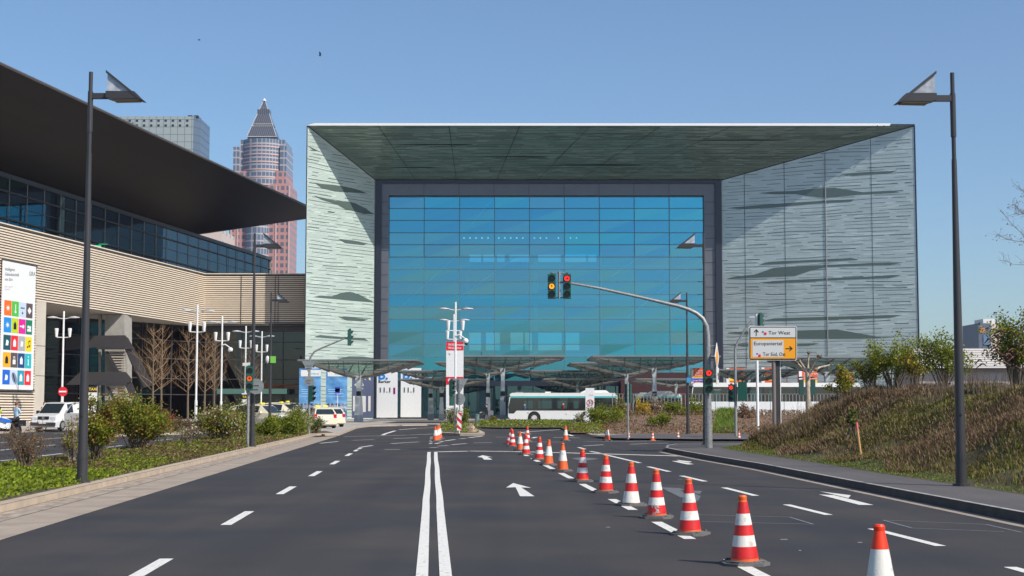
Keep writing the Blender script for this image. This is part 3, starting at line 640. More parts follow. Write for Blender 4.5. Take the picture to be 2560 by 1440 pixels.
# banner on the long wall
def wz(z, x): 
    lo, hi = 0, 1440
    for _ in range(40):
        md = (lo + hi) / 2
        if W(x, md).z > z: lo = md
        else: hi = md
    return lo
ban = thing('wall_banner', tuple(W(45, 972)), 'tall white wall banner with a grid of twenty coloured pictogram squares', 'banner')
pa, pb = W(4, 800, .4), W(87, 800, .4); zt, zb_ = W(4, 650, .4).z, W(4, 973, .4).z
def wpt(s, z, e=0): q = pa.lerp(pb, s) + N * e; return Vector((q.x, q.y, z))
B = MB(); B.ext([wpt(0, zb_), wpt(1, zb_), wpt(1, zt), wpt(0, zt)], N * -.08); B.build('banner_sheet', M['white'], ban)
B = MB()
for i in range(40): z = zb_ + (zt - zb_) * (i + .3) / 40; B.ext([wpt(1, z), wpt(1.035, z), wpt(1.035, z + .07), wpt(1, z + .07)], N * -.06)
for s0, s1, za, zz in ((-.02, 1.05, zt, zt + .12), (-.02, 1.05, zb_ - .14, zb_)): B.ext([wpt(s0, za), wpt(s1, za), wpt(s1, zz), wpt(s0, zz)], N * -.1)
B.build('banner_frame', M['dkmetal'], ban)
cs = [(.9, .16, .01), (.08, .5, .05), (.55, .65, .8), (.11, .075, .075), (.01, .25, .7), (.5, .62, .01), (.75, .01, .3), (.005, .2, .1), (.01, .08, .1), (.8, .02, .03), (.4, .4, .42), (.9, .66, .01), (.92, .42, .01), (.11, .075, .075), (.01, .06, .2), (.01, .45, .5), (.01, .13, .6), (.55, .65, .8), (.03, .3, .4), (.85, .02, .03)]
u = (pb - pa).normalized(); sc = [(.10, .33), (.34, .56), (.57, .79), (.80, 1.01)]; sc = [(a * .94 - .03, c * .94 - .03) for a, c in sc]
zrow = [(W(10, 749.5, .4).z, W(10, 787.5, .4).z), (W(10, 792.5, .4).z, W(10, 830, .4).z), (W(10, 836.5, .4).z, W(10, 874, .4).z), (W(10, 880, .4).z, W(10, 917.5, .4).z), (W(10, 924, .4).z, W(10, 961, .4).z)]
wi = mat('banner_white', (.85, .85, .85), .5)
for r_ in range(5):
    for k in range(4):
        B = MB(); z1, z0_ = zrow[r_]; s0, s1 = sc[k]; c_ = cs[r_ * 4 + k]
        B.poly([wpt(s0, z0_, .01), wpt(s1, z0_, .01), wpt(s1, z1, .01), wpt(s0, z1, .01)], 0)
        cx_, cz = (s0 + s1) / 2, (z0_ + z1) / 2; h = z1 - z0_; ds = (s1 - s0)
        dark = (r_ * 4 + k) in (2, 5, 11, 12, 17); q = lambda a, b_: wpt(cx_ + a * ds, cz + b_ * h, .02)
        kind = r_ * 4 + k; mi = 2 if dark else 1
        def dd(cx2, cz2, r2, n_=12): B.poly([q(cx2 + r2 * math.cos(6.283 * t / n_), cz2 + r2 * .75 * math.sin(6.283 * t / n_)) for t in range(n_)], mi)
        if kind in (0, 4):
            dd(0, 0, .16)
            for t in range(8): a_ = t * .785; B.poly([q(.2 * math.cos(a_ - .15), .15 * math.sin(a_ - .15)), q(.32 * math.cos(a_), .24 * math.sin(a_)), q(.2 * math.cos(a_ + .15), .15 * math.sin(a_ + .15))], mi)
        elif kind == 1: dd(.02, -.2, .13); B.poly([q(-.04, -.2), q(.07, -.2), q(.07, .32), q(-.04, .32)], mi)
        elif kind == 2:
            for t in (-.2, 0, .2): dd(t, .12, .08)
            dd(0, -.22, .1)
        elif kind == 3: B.poly([q(-.3, 0), q(0, -.25), q(.3, 0), q(0, .25)], mi); 
        elif kind == 6: dd(.15, 0, .17); B.poly([q(-.35, -.05), q(.1, -.05), q(.1, .05), q(-.35, .05)], mi)
        elif kind in (5, 12, 14, 18, 19, 9): B.poly([q(-.2, -.25), q(.2, -.25), q(.2, .1), q(0, .3), q(-.2, .1)], mi)
        elif kind == 7: dd(-.13, .02, .14); dd(.16, -.02, .17); B.poly([q(-.3, -.3), q(.35, -.3), q(.3, -.12), q(-.25, -.12)], mi)
        elif kind == 11: dd(-.15, -.2, .1); dd(.15, -.14, .1); B.poly([q(-.08, -.2), q(-.03, -.2), q(0, .2), q(-.05, .2)], mi); B.poly([q(.2, -.14), q(.25, -.14), q(.25, .3), q(-.05, .2), q(-.05, .12), q(.2, .2)], mi)
        elif kind == 13: B.poly([q(-.2, -.28), q(.2, -.28), q(.2, .02), q(-.2, .02)], mi); B.poly([q(-.12, .02), q(-.12, .25), q(.12, .25), q(.12, .02), q(.07, .02), q(.07, .19), q(-.07, .19), q(-.07, .02)], mi)
        elif kind == 15: dd(0, .28, .08); B.poly([q(-.09, -.3), q(.12, -.3), q(.12, -.25), q(.07, -.24), q(.07, .12), q(-.1, .12), q(-.1, .07), q(-.05, .05), q(-.05, -.24), q(-.09, -.25)], mi)
        elif kind == 17: B.poly([q(-.2, .25), q(-.1, .3), q(.15, -.1), q(.2, -.3), q(.1, -.3), q(.02, -.1)], mi)
        else: B.poly([q(-.2, -.2), q(.15, -.2), q(.22, .1), q(-.1, .2)], mi)
        B.build('pictogram', [mat('pictogram_colour', c_, .5), wi, M['ink']], ban)
B = MB(); tz = W(10, 672, .4).z
for i, t_ in enumerate(('Intelligente', 'Gebäudetechnik', 'von Gira')): B.text(t_, wpt(.06, zt - .95 - i * .5, .02), .45, 0, u, (0, 0, 1))
B.text('Halle 11, Stand 301', wpt(.06, zt - 2.6, .02), .22, 1, u, (0, 0, 1)); B.text('www.gira.de', wpt(.06, zt - 2.85, .02), .22, 1, u, (0, 0, 1))
B.text('GIRA', wpt(.98, zt - .95, .02), .62, 0, u, (0, 0, 1), 'RIGHT')
B.build('lettering', [mat('grey_ink', (.2, .2, .22), .5), mat('pink_ink', (.55, .45, .45), .5)], ban)
# ================================================================ TOWERS BEHIND
tw = thing('skyscraper', (XG(657, 1000), 1000, 0), 'reddish skyscraper with a steep glass pyramid on top', 'skyscraper')
def grid_mat(name, wall, win, sx, sz, fx=.35, fz=.35, gl=.3):
    m = mat(name, wall, .6); n = m.node_tree; b = n.nodes['Principled BSDF']; L = n.links
    tc = n.nodes.new('ShaderNodeTexCoord'); sp = n.nodes.new('ShaderNodeSeparateXYZ'); L.new(tc.outputs['Object'], sp.inputs[0])
    def m_(op, a, v=None):
        x = n.nodes.new('ShaderNodeMath'); x.operation = op
        if hasattr(a, 'is_linked'): L.new(a, x.inputs[0])
        else: x.inputs[0].default_value = a
        if v is not None:
            if hasattr(v, 'is_linked'): L.new(v, x.inputs[1])
            else: x.inputs[1].default_value = v
        return x.outputs[0]
    def band(ax, per, fr_): return m_('GREATER_THAN', m_('FRACT', m_('MULTIPLY', m_('ADD', ax, 1000.), 1 / per)), fr_)
    ax = m_('ADD', sp.outputs[0], m_('MULTIPLY', sp.outputs[1], 1.0))
    k = m_('MULTIPLY', band(ax, sx, fx), band(sp.outputs[2], sz, fz))
    mx = n.nodes.new('ShaderNodeMixRGB'); L.new(k, mx.inputs[0]); mx.inputs[1].default_value = (*wall, 1); mx.inputs[2].default_value = (*win, 1)
    L.new(mx.outputs[0], b.inputs['Base Color']); r = m_('SUBTRACT', .6, m_('MULTIPLY', k, .5)); L.new(r, b.inputs['Roughness']); return m
TD = 1000.; kx = TD / FPX
def tz_(y): return zat(y, TD)
def tx_(x): return XG(x, TD, 600)
stone = grid_mat('red_granite', (.50, .23, .20), (.11, .14, .17), 3.6, 4.6, .38, .42); glz = grid_mat('tower_glass', (.44, .38, .40), (.10, .15, .20), 3.0, 4.6, .18, .2); dkg = grid_mat('pyramid_glass', (.15, .155, .17), (.06, .068, .085), 1.3, 30, .3, .01)
B = MB(); B.bx(tx_(590), tx_(732), TD - 18, TD + 18, 0, tz_(470)); B.bx(tx_(597), tx_(722), TD - 16, TD + 16, tz_(470), tz_(437)); B.bx(tx_(580), tx_(600), TD - 10, TD + 10, 0, tz_(560)); B.build('stone_shaft', stone, tw)
B = MB(); B.bx(tx_(592), tx_(606), TD - 17, TD + 17, tz_(470), tz_(378)); B.bx(tx_(606), tx_(716), TD - 13, TD + 20, tz_(440), tz_(358)); B.bx(tx_(706), tx_(722), TD - 15, TD + 15, tz_(437), tz_(374)); B.build('glass_corner', glz, tw)
B = MB(); B.lathe([(14.2, tz_(470)), (14.2, tz_(358)), (0, tz_(357))], (tx_(660), TD - 5, 0), 28); B.lathe([(8, 0), (8, tz_(560)), (0, tz_(560))], (tx_(654), TD - 15.5, 0), 16); B.build('glass_drum', glz, tw)
B = MB()
for z in range(int(tz_(470)), int(tz_(360)), 5): B.lathe([(14.3, z), (14.45, z), (14.45, z + .9), (14.3, z + .9)], (tx_(660), TD - 5, 0), 28)
for xx in (tx_(590), tx_(606), tx_(700), tx_(732)): B.bx(xx - .5, xx + .5, TD - 18.4, TD - 17.6, 0, tz_(474))
B.build('cornice', mat('pink_stone', (.6, .4, .36), .6), tw)
B = MB(); xc = tx_(656.5)
for ya, yb3 in ((348, 320), (315, 284), (278, 252)):
    def hw(y): return (y - 247) / (348 - 247) * 37 * kx
    a, c = hw(ya), hw(yb3); za, zb4 = tz_(ya), tz_(yb3)
    v = [(xc + sx * a, TD + sy * a, za) for sx, sy in ((-1, -1), (1, -1), (1, 1), (-1, 1))] + [(xc + sx * c, TD + sy * c, zb4) for sx, sy in ((-1, -1), (1, -1), (1, 1), (-1, 1))]
    B.add(v, [(0, 1, 5, 4), (1, 2, 6, 5), (2, 3, 7, 6), (3, 0, 4, 7), (4, 5, 6, 7)])
a = 35 * kx; B.bx(xc - a, xc + a, TD - a, TD + a, tz_(358), tz_(349)); a = 10.; B.bx(xc - 4, xc + 4, TD - 4, TD + 4, tz_(320), tz_(276))
B.build('pyramid', dkg, tw)
B = MB()
for sx, sy in ((-1, -1), (1, -1)): B.tube([(xc + sx * 37 * kx, TD + sy * 37 * kx, tz_(348)), (xc, TD, tz_(247))], .17, 5)
for y in (348, 320, 315, 284, 278): h_ = (y - 247) / 101 * 37 * kx; B.tube([(xc - h_, TD - h_ - .2, tz_(y)), (xc + h_, TD - h_ - .2, tz_(y))], .2, 5)
B.lathe([(1.6, tz_(253)), (0, tz_(245))], (xc, TD, 0), 8); B.build('edge_trim', mat('pale_trim', (.7, .7, .68), .4), tw)
t2 = thing('skyscraper', (XG(400, 780), 780, 0), 'grey green glass office tower rising behind the dark roof', 'skyscraper')
D2 = 780.; B = MB(); x0, x1 = XG(230, D2, 400), XG(482, D2, 400); zt2 = zat(291, D2); B.bx(x0, x1, D2, D2 + 30, 0, zt2); B.build('facade', grid_mat('tower_cladding', (.10, .11, .11), (.33, .38, .36), 3.7, 3.9, .06, .06), t2)
B = MB(); B.poly([(x1, D2, 0), (x1 + 2.6, D2 + 7, 0), (x1 + 2.6, D2 + 7, zt2 + .5), (x1, D2, zt2 + .5)]); B.bx(x1, x1 + 2.5, D2 + 7, D2 + 30, 0, zt2); B.build('corner_strip', grid_mat('tower_corner', (.06, .08, .11), (.11, .16, .22), 1.3, 3.9, .2, .1), t2)
B = MB()
for r_, y in enumerate((299, 311)):
    for px in range(302, 482, 18): B.bx(XG(px, D2, 400), XG(px + 5.5, D2, 400), D2 - .15, D2 - .05, zat(y + 5, D2), zat(y, D2))
B.bx(XG(330, D2, 400), XG(331.5, D2, 400), D2 - .3, D2 - .05, zat(400, D2), zat(305, D2)); B.bx(XG(455, D2), XG(466, D2), D2 + 2, D2 + 5, zt2, zt2 + 1); B.bx(XG(470, D2), XG(481, D2), D2 + 2, D2 + 5, zt2, zt2 + 1)
split_build(B, 'window', M['ink'], t2)
B = MB(); D3 = 420.; B.bx(XG(486, D3, 600), XG(554, D3, 600), D3, D3 + 20, 0, zat(573, D3)); t3 = tag(B.build('office_block', grid_mat('pale_pink_block', (.55, .45, .40), (.32, .30, .30), 5.5, 4, .75, .5)), 'pale pinkish office block peeping out under the dark roof edge', 'building')
t4 = thing('office_tower', (XG(2480, 420), 420, 0), 'small grey tower with an orange window behind the right hand trees', 'building')
D4 = 420.; B = MB(); B.bx(XG(2447, D4, 850), XG(2478, D4, 850), D4, D4 + 15, 0, zat(808, D4)); B.build('dark_side', mat('tower_slate', (.10, .12, .16), .5), t4)
B = MB(); B.ext([(XG(2478, D4, 850), D4, 0), (XG(2525, D4, 850), D4 + 6, 0), (XG(2525, D4, 850), D4 + 15, 0), (XG(2478, D4, 850), D4 + 15, 0)], (0, 0, zat(808, D4))); B.build('light_side', mat('tower_beige', (.42, .36, .32), .7, var=.05, stretch=(8, 8, .2)), t4)
B = MB(); B.bx(XG(2469, D4, 800), XG(2500, D4, 800), D4 + 4, D4 + 12, zat(808, D4), zat(795, D4)); B.build('plant_room', M['offwhite'], t4)
B = MB(); B.bx(XG(2449, D4, 826), XG(2462, D4, 826), D4 - .2, D4 - .05, zat(832, D4), zat(820, D4)); B.build('window', mat('orange_glass', (.5, .2, .08), .3), t4)
B = MB(); B.bx(XG(2458, D4, 850), XG(2476, D4, 850), D4 - .2, D4 - .05, zat(862, D4), zat(838, D4)); B.build('window', mat('blue_glass', (.12, .2, .32), .2), t4)
# low shed with horizontal slats, far right
sh = thing('low_building', (XG(2450, 170), 170, 0), 'low long building with pale horizontal slats behind the embankment trees', 'building')
D5 = 170.; B = MB(); bk = MB(); x0, x1 = XG(2300, D5, 900), XG(2900, D5, 900); za, zb5 = zat(921, D5), zat(868, D5)
for i in range(9):
    z = za + (zb5 - za) * i / 9; d_ = i * .45; B.bx(x0, x1, D5 + d_, D5 + d_ + .5, z + .05, z + .22)
    bk.bx(x0, x1, D5 + d_ + .1, D5 + d_ + .5, z - .02, z + .3)
B.build('roof_slat', M['offwhite'], sh); bk.bx(x0, x1, D5 + .5, D5 + 12, za - .3, za); bk.build('roof_backing', mat('shed_brown', (.28, .23, .2), .8), sh)
B = MB(); B.bx(x0 + .2, x1, D5 + 1, D5 + 12, 0, za - .3); B.build('wall', mat('shed_wall', (.42, .37, .34), .8), sh)
# ================================================================ STREET FURNITURE
TRASH = []
def lamp(x, ytop, ybase, facing, label, zb=.13):
    """dark pole, triangular lantern on a short bracket; facing +1 lantern to the right"""
    D = DG(ybase, zb); X = XG(x, D, ybase); t = thing('street_lamp', (X, D, zb), label, 'street lamp', 'tall dark street lamps with wedge lanterns')
    H = zat(ytop, D); f = facing; B = MB()
    B.tube([(X, D, zb), (X, D, zb + .55)], .112, 14, cap=False); B.tube([(X, D, zb + .55), (X, D, zb + 3.6)], [.10, .078], 14); B.tube([(X, D, zb + 3.6), (X, D, H - 1.75)], [.078, .05], 12, cap=False)
    B.build('pole', M['polegrey'], t)
    B = MB(); B.tube([(X, D, H - 1.3), (X, D, H - .42)], .056, 12); B.tube([(X, D, H - 1.75), (X, D, H)], .042, 12); B.tube([(X, D, zb + .5), (X, D, zb + .62)], .117, 14); B.tube([(X, D, zb + .0), (X, D, zb + .05)], .17, 14)
    B.box((X, D - .1, zb + 1.4), (.03, .03, .03)); split_build(B, 'sleeve', M['polegrey'], t)
    B = MB(); z = H - .52; B.box((X + f * .22, D, z), (.36, .09, .12)); B.build('bracket', M['polegrey'], t)
    a = .36; q = lambda u, zz, y: (X + f * (a + u * .83), D + y, H + zz)
    B = MB(); B.ext([q(0, -.44, -.16), q(.72, -.44, -.16), q(.90, -.60, -.16), q(.16, -.61, -.16), q(0, -.57, -.16)], (0, .32, 0)); hd = B.build('lantern_body', M['polegrey'], t)
    B = MB(); B.ext([q(.16, -.615, -.14), q(.84, -.605, -.14), q(.84, -.63, -.14), q(.2, -.64, -.14)], (0, .28, 0)); B.build('lamp_cover', mat('lamp_cover', (.25, .17, .08), .3), hd)
    B = MB(); B.ext([q(.03, -.06, -.12), q(.03, -.43, -.12), q(.60, -.43, -.12)], (0, .24, 0)); B.build('lantern_glass', M['lampglass'], t)
    B = MB(); B.ext([q(0, .01, -.17), q(0, -.05, -.17), q(.86, -.62, -.17), q(.96, -.63, -.17)], (0, .34, 0)); B.build('lantern_lid', M['polegrey'], t)
    return t
lamp(205, 180, 1207, 1, 'tall dark street lamp in the ivy of the median, nearest on the left')
lamp(2404, 182, 1215, -1, 'tall dark street lamp on the right hand footpath, nearest on the right', .16)
lamp(630, 583, 1117, 1, 'dark street lamp beside the amber traffic light at the end of the median')
lamp(674, 731, 1083, 1, 'thin distant street lamp with a green panel halfway up its pole', .1)
lamp(1764, 583, 1112, -1, 'dark street lamp standing right behind the big traffic light mast', .16)
lamp(1720, 731, 1085, -1, 'thin distant street lamp in front of the brown bushes', .1)
B = MB(); D = DG(1083, .1); B.box((XG(677, D) + .12, D - .1, zat(899, D)), (.34, .05, .42)); B.ball((XG(667, D), D, zat(899, D)), .17, 8, 1, (.8, .5, 1.5)); tag(B.build('notice_board', [mat('panel_green', (.2, .55, .08), .4), M['offwhite']]), 'small green board with pale globe fixed on the thin distant lamp', 'sign')
# ---------------------------------------------------------------- white floodlight masts
def flood(x, ytop, D, label, cam_=False, rz=0, zb=.1, H=None):
    X = XG(x, D, ytop); H = zat(ytop, D); t = thing('lamp_mast', (X, D, zb), label, 'lamp mast', 'white lamp masts with reflector dishes')
    B = MB(); B.tube([(X, D, zb), (X, D, zb + 2.2)], .13, 12); B.tube([(X, D, zb + 2.2), (X, D, H)], [.095, .085], 12); B.build('pole', M['white'], t)
    for s in (-1, 1):
        B = MB(); B.tube([(X, D, H - .75), (X + s * .8, D - .1, H - .62)], .05, 6); B.lathe([(.02, .12), (.5, .03), (.52, -.04), (.3, -.08), (.0, -.1)], (X + s * 1.05, D - .12, H - .60), 14); B.build('reflector', mat('reflector_grey', (.5, .52, .55), .4), t) if s < 0 else B.build('reflector', bpy.data.materials['reflector_grey'], t)
        B = MB(); B.lathe([(.11, 0), (.19, .8), (.15, .84), (0, .84)], (X + s * .64, D - .1, H - 2.5), 10); B.tube([(X, D, H - 2.55), (X + s * .66, D - .1, H - 2.52)], .04, 6); B.build('floodlight', M['white'], t)
    if cam_:
        B = MB(); B.tube([(X, D - .1, H - 3.0), (X + .35, D - .15, H - 2.9), (X + .8, D - .15, H - 3.2)], .06, 6); B.ball((X + .9, D - .15, H - 3.45), .26, 10); B.ball((X + .95, D - .18, H - 3.68), .16, 8, 1); B.build('camera_dome', [M['white'], M['ink']], t)
    return t
flood(160, 778, 147, 'white lamp mast beside the no entry sign and the hall pillar')
flood(494, 760, 137, 'tallest white lamp mast, leftmost of the group before the hall corner')
flood(556, 790, 155, 'white lamp mast with a camera dome before the hall corner', True)
flood(615, 815, 174, 'white lamp mast just left of the second street lamp')
flood(655, 828, 186, 'shortest looking white lamp mast behind the taxis')
flood(1139, 755, 134, 'white lamp mast in front of the red and white welcome pylon', True)
flood(1135, 785, 152, 'white lamp mast behind the other one at the welcome pylon')
# ---------------------------------------------------------------- traffic signals
def lens_arrow(B, c, r, ang, mi, y):
    c = Vector(c); pts = [(-.12, -.75), (.12, -.75), (.12, .1), (.5, -.25), (.62, -.02), (0, .72), (-.62, -.02), (-.5, -.25), (-.12, .1)]
    B.npoly([c + Vector(((a * math.cos(ang) - b_ * math.sin(ang)) * r * .9, y, (a * math.sin(ang) + b_ * math.cos(ang)) * r * .9)) for a, b_ in pts], mi)
def head(par, X, D, ztop, lit=None, arrow=None, face=0, sc=1., n=3, board=False):
    """signal head; lit = index from top, face: angle about z of its front (0 = towards the camera)"""
    Mx = Matrix.Rotation(face, 3, 'Z'); org = Vector((X, D, 0))
    def tr(B): B.v = [tuple(org + Mx @ (Vector(v) - org)) for v in B.v]; return B
    w, s = .3 * sc, .3 * sc; B = MB(); h = s * n + .04
    B.ext([(X - w / 2, D - .02, ztop), (X + w / 2, D - .02, ztop), (X + w / 2, D - .02, ztop - h), (X - w / 2, D - .02, ztop - h)], (0, .2 * sc, 0))
    B.box((X, D + .05, ztop + .03), (.1, .1, .06))
    o = tr(B).build('signal_head', M['signal'], par)
    for i in range(n):
        zc = ztop - .02 - s * (i + .5); B = MB(); k = 12
        L = MB(); L.disc((X, D - .03, zc), .1 * sc, (0, -1, 0), 16, 0)
        if lit == i and arrow is not None: lens_arrow(L, (X, D - .035, zc), .1 * sc, arrow, 1, 0)
        lm = {0: M['redlit'], 1: M['amberlit'] if not board else M['amberdim'], 2: M['lensoff']}[i] if lit == i else M['lensoff']
        tr(L).build('lens', [lm, M['ink']], o)
        a0, a1 = (math.pi * -.15, math.pi * 1.15)
        vs = []; r = .125 * sc
        for j in range(k + 1):
            a = a0 + (a1 - a0) * j / k; vs += [(X + r * math.cos(a), D - .02, zc + r * math.sin(a)), (X + r * math.cos(a), D - .02 - .17 * sc * (.55 + .45 * math.sin(max(a, 0)) if 0 <= a <= math.pi else .45), zc + r * math.sin(a) - .01)]
        B.add(vs, [(2 * j, 2 * j + 2, 2 * j + 3, 2 * j + 1) for j in range(k)], 0, True); tr(B).build('visor', M['ink'] if not board else M['signal'], o)
    return o
Dm = DG(1120, .16); Xm = XG(1772, Dm, 1120)
mast = thing('traffic_light_mast', (Xm, Dm, .16), 'tall curved steel traffic light mast reaching left over the road from the footpath corner', 'traffic light')
pth = [P(1772, 1120, Dm), P(1771, 1040, Dm), P(1770, 980, Dm)]; pth[0].z = .16
B = MB(); B.tube([(Xm, Dm, .16), (Xm, Dm, zat(1032, Dm))], .142, 14); B.build('lower_pole', M['steel'], mast)
px = [(1769, 840), (1766, 815), (1757, 797), (1742, 784), (1722, 774), (1698, 766), (1600, 743), (1500, 721), (1427, 708), (1400, 705)]
B = MB(); B.tube([(Xm, Dm, zat(1034, Dm)), (Xm, Dm, zat(900, Dm))] + [Vector((P(*p_, Dm).x + (Xm - P(1769, 840, Dm).x) * max(0, (1 - i / 4)), Dm, P(*p_, Dm).z)) for i, p_ in enumerate(px)], [.125, .105, .095, .09, .085, .08, .076, .07, .058, .05, .042, .036], 12); B.build('curved_arm', M['steel'], mast)
B = MB(); c = P(1398, 713, Dm); B.tube([c + Vector((0, -.1, .52)), c + Vector((0, -.1, -.52))], .05, 8); B.tube([c + Vector((-.3, -.05, .48)), c + Vector((.3, -.05, .48))], .02, 6); B.tube([c + Vector((-.3, -.05, -.48)), c + Vector((.3, -.05, -.48))], .025, 6); B.build('hanger', M['steel'], mast)
for x, l, a in ((1379, 1, 0), (1417, 0, -math.pi / 2)): p = P(x, 686, Dm); head(mast, p.x, Dm - .15, p.z, l, a)
p = P(1770, 922, Dm); head(mast, Xm - .02, Dm - .38, p.z, 0, -math.pi / 2, sc=1.0)
B = MB(); 
for y in (888, 902, 865): B.tube([(Xm, Dm, zat(y, Dm)), (Xm + .33, Dm - .02, zat(y - 1, Dm))], .012, 5)
B.tube([(Xm, Dm, zat(975, Dm)), (Xm + .5, Dm, zat(975, Dm))], .015, 5); B.build('sign_bracket', M['steel'], mast)
# priority sign seen almost edge on, no-passing plate below
sg = thing('priority_sign', (Xm + .33, Dm, 3), 'yellow and white diamond priority sign seen edge on, on the big traffic light mast', 'road sign')
c = P(1791, 893, Dm) + Vector((0, -.05, 0)); u = Vector((.28, .96, 0))
B = MB(); B.ext([c + u * .5, c + Vector((0, 0, .55)), c - u * .5, c - Vector((0, 0, .55))], (.02, -.01, 0)); B.build('sign_plate', M['white'], sg)
B = MB(); c2 = c + Vector((.006, -.03, 0)); B.ext([c2 + u * .33, c2 + Vector((0, 0, .36)), c2 - u * .33, c2 - Vector((0, 0, .36))], (.012, -.03, 0)); B.build('yellow_diamond', M['orange'], sg)
c = P(1793, 940, Dm); B = MB(); u = Vector((.28, .96, 0)); B.ext([c + u * .3 + Vector((0, 0, .32)), c - u * .3 + Vector((0, 0, .32)), c - u * .3 - Vector((0, 0, .32)), c + u * .3 - Vector((0, 0, .32))], (.02, -.01, 0), 0)
B.tube([c + Vector((.02, -.2, -.15)), c + Vector((.02, -.2, .05)), c + Vector((.03, -.1, .12)), c + Vector((.05, .05, .0)), c + Vector((.05, .05, -.1))], .015, 5, 1); tag(B.build('direction_plate', [M['offwhite'], M['ink']]), 'pale bent arrow plate below the diamond sign on the big mast', 'road sign')
def post_light(name, label, x, yb, zb, r, ytop, hs, extra=None, m='steel'):
    D = DG(yb, zb); X = XG(x, D, yb); t = thing(name, (X, D, zb), label, 'traffic light')
    B = MB(); B.tube([(X, D, zb), (X, D, zat(ytop, D))], r, 10); B.build('pole', M[m], t)
    for (dx, y, l, a, fc, brd) in hs: p = P(x + dx, y, D); head(t, p.x, D - .2 * math.cos(fc), p.z, l, a, fc, board=brd)
    return t, X, D
def rsign(label, x, y, D, r, back=True, tri=False, name='round_sign'):
    c = P(x, y, D); B = MB()
    if tri: B.ext([c + Vector((-r, 0, r * .75)), c + Vector((r, 0, r * .75)), c + Vector((0, 0, -r))], (0, .02, 0))
    else: B.disc(c, r, (0, -1, 0), 24, 0, .02)
    B.box(c + Vector((0, -.02, .06)), (r * .9, .02, .03)); B.box(c + Vector((0, -.02, -.1)), (r * .7, .02, .03))
    return tag(B.build(name, M['signback']), label, 'road sign')
t, X, D = post_light('traffic_light', 'traffic light showing a dim amber arrow at the end of the median', 619, 1118, .13, .055, 905, [(7, 917, 1, 0, R_(12), True)])
B = MB(); c = P(616, 911, D); B.box(c, (.27, .2, .12)); B.build('detector_box', M['offwhite'], t)
rsign('grey back of a round sign beside the amber traffic light', 640, 966, D + .2, .31)
# left far curved mast
D = DG(1085, .13); X = XG(772, D, 1085); t = thing('traffic_light_mast', (X, D, .13), 'slim curved traffic light mast at the tip of the median, seen from behind', 'traffic light')
B = MB(); px = [(774, 905), (777, 892), (785, 880), (800, 872), (840, 855), (874, 842)]
B.tube([(X, D, .13), (X, D, zat(920, D))] + [P(*p_, D) for p_ in px], [.085, .07, .065, .06, .055, .05, .045, .04], 10); B.build('curved_pole', M['steel'], t)
p = P(877, 824, D); head(t, p.x, D, p.z, face=R_(100)); p = P(779, 964, D); head(t, p.x + .08, D - .05, p.z, face=R_(75)); p = P(778, 990, D); head(t, p.x + .08, D - .05, p.z, face=R_(80), n=1)
rsign('dark back of a triangular sign on the slim curved mast', 772, 916, D - .12, .42, tri=True, name='triangular_sign'); rsign('dark back of a round sign on the slim curved mast', 773, 953, D - .12, .31)
# island signs
D = DG(1083, .15); X = XG(1137, D); t, X, D = post_light('traffic_light', 'slim post with green backed traffic light on the central traffic island', 1137, 1083, .15, .05, 950, [(-5, 950, None, None, R_(70), False), (-5, 975, None, None, R_(110), False)])
rsign('grey back of a triangular sign on the traffic island', 1147, 964, D + .1, .56, tri=True, name='triangular_sign'); rsign('grey back of a round sign on the traffic island', 1148, 998, D + .12, .36)
B = MB(); X2 = XG(1149, D); B.tube([(X2, D, .15), (X2, D, zat(945, D))], .035, 8); tag(B.build('sign_post', M['steel']), 'thin galvanised post holding the island signs', 'post')
dl = thing('marker_board', (X2, D - .2, .15), 'red and white striped marker board on the traffic island', 'road sign')
B = MB(); x0, x1 = XG(1143, D), XG(1154, D); za, zb7 = zat(1076, D), zat(1030, D); B.bx(x0, x1, D - .16, D - .12, za, zb7); B.tube([((x0 + x1) / 2, D - .1, .15), ((x0 + x1) / 2, D - .1, za)], .03, 6); B.build('board', M['white'], dl)
B = MB(); wdt = x1 - x0; k = 0; z = za - .1
while z < zb7 + .3:
    pts = [(x0, z + wdt), (x1, z), (x1, z + .22), (x0, z + wdt + .22)]; pts = [(a, min(max(b_, za), zb7)) for a, b_ in pts]
    if len({round(p_[1], 3) for p_ in pts}) > 2: B.npoly([(a, D - .165, b_) for a, b_ in pts])
    z += .46
B.build('stripe', M['red'], dl)
post_light('traffic_light', 'slim post with a green cased traffic light seen from the side by the orange cones', 1570, 1098, .1, .05, 955, [(2, 960, None, None, R_(160), False)])
D = DG(1090, .16); X = XG(1840, D, 1090); t = thing('traffic_light_mast', (X, D, .16), 'slim bent traffic light mast left of the yellow direction sign', 'traffic light')
B = MB(); B.tube([(X, D, .16), (X, D, zat(880, D))] + [P(*p_, D) for p_ in ((1838, 872), (1842, 860), (1862, 825), (1878, 802))], [.085, .07, .065, .06, .055, .05], 10); B.build('bent_pole', M['steel'], t)
p = P(1827, 961, D); head(t, p.x, D - .1, p.z, 0, None, R_(-20)); p = P(1856, 955, D); head(t, p.x, D, p.z, face=R_(170), sc=1.6, n=2)
D = 96; X = XG(1894, D); t = thing('signal_post', (X, D, .1), 'thin white post behind the yellow direction sign with a green signal on top', 'traffic light')
B = MB(); B.tube([(X, D, .1), (X, D, zat(785, D))], .09, 8); B.tube([(X - .45, D, zat(793, D)), (X + .45, D, zat(793, D))], .03, 6); B.build('pole', M['white'], t); p = P(1899, 784, D); head(t, p.x + .1, D - .1, p.z, face=R_(110))
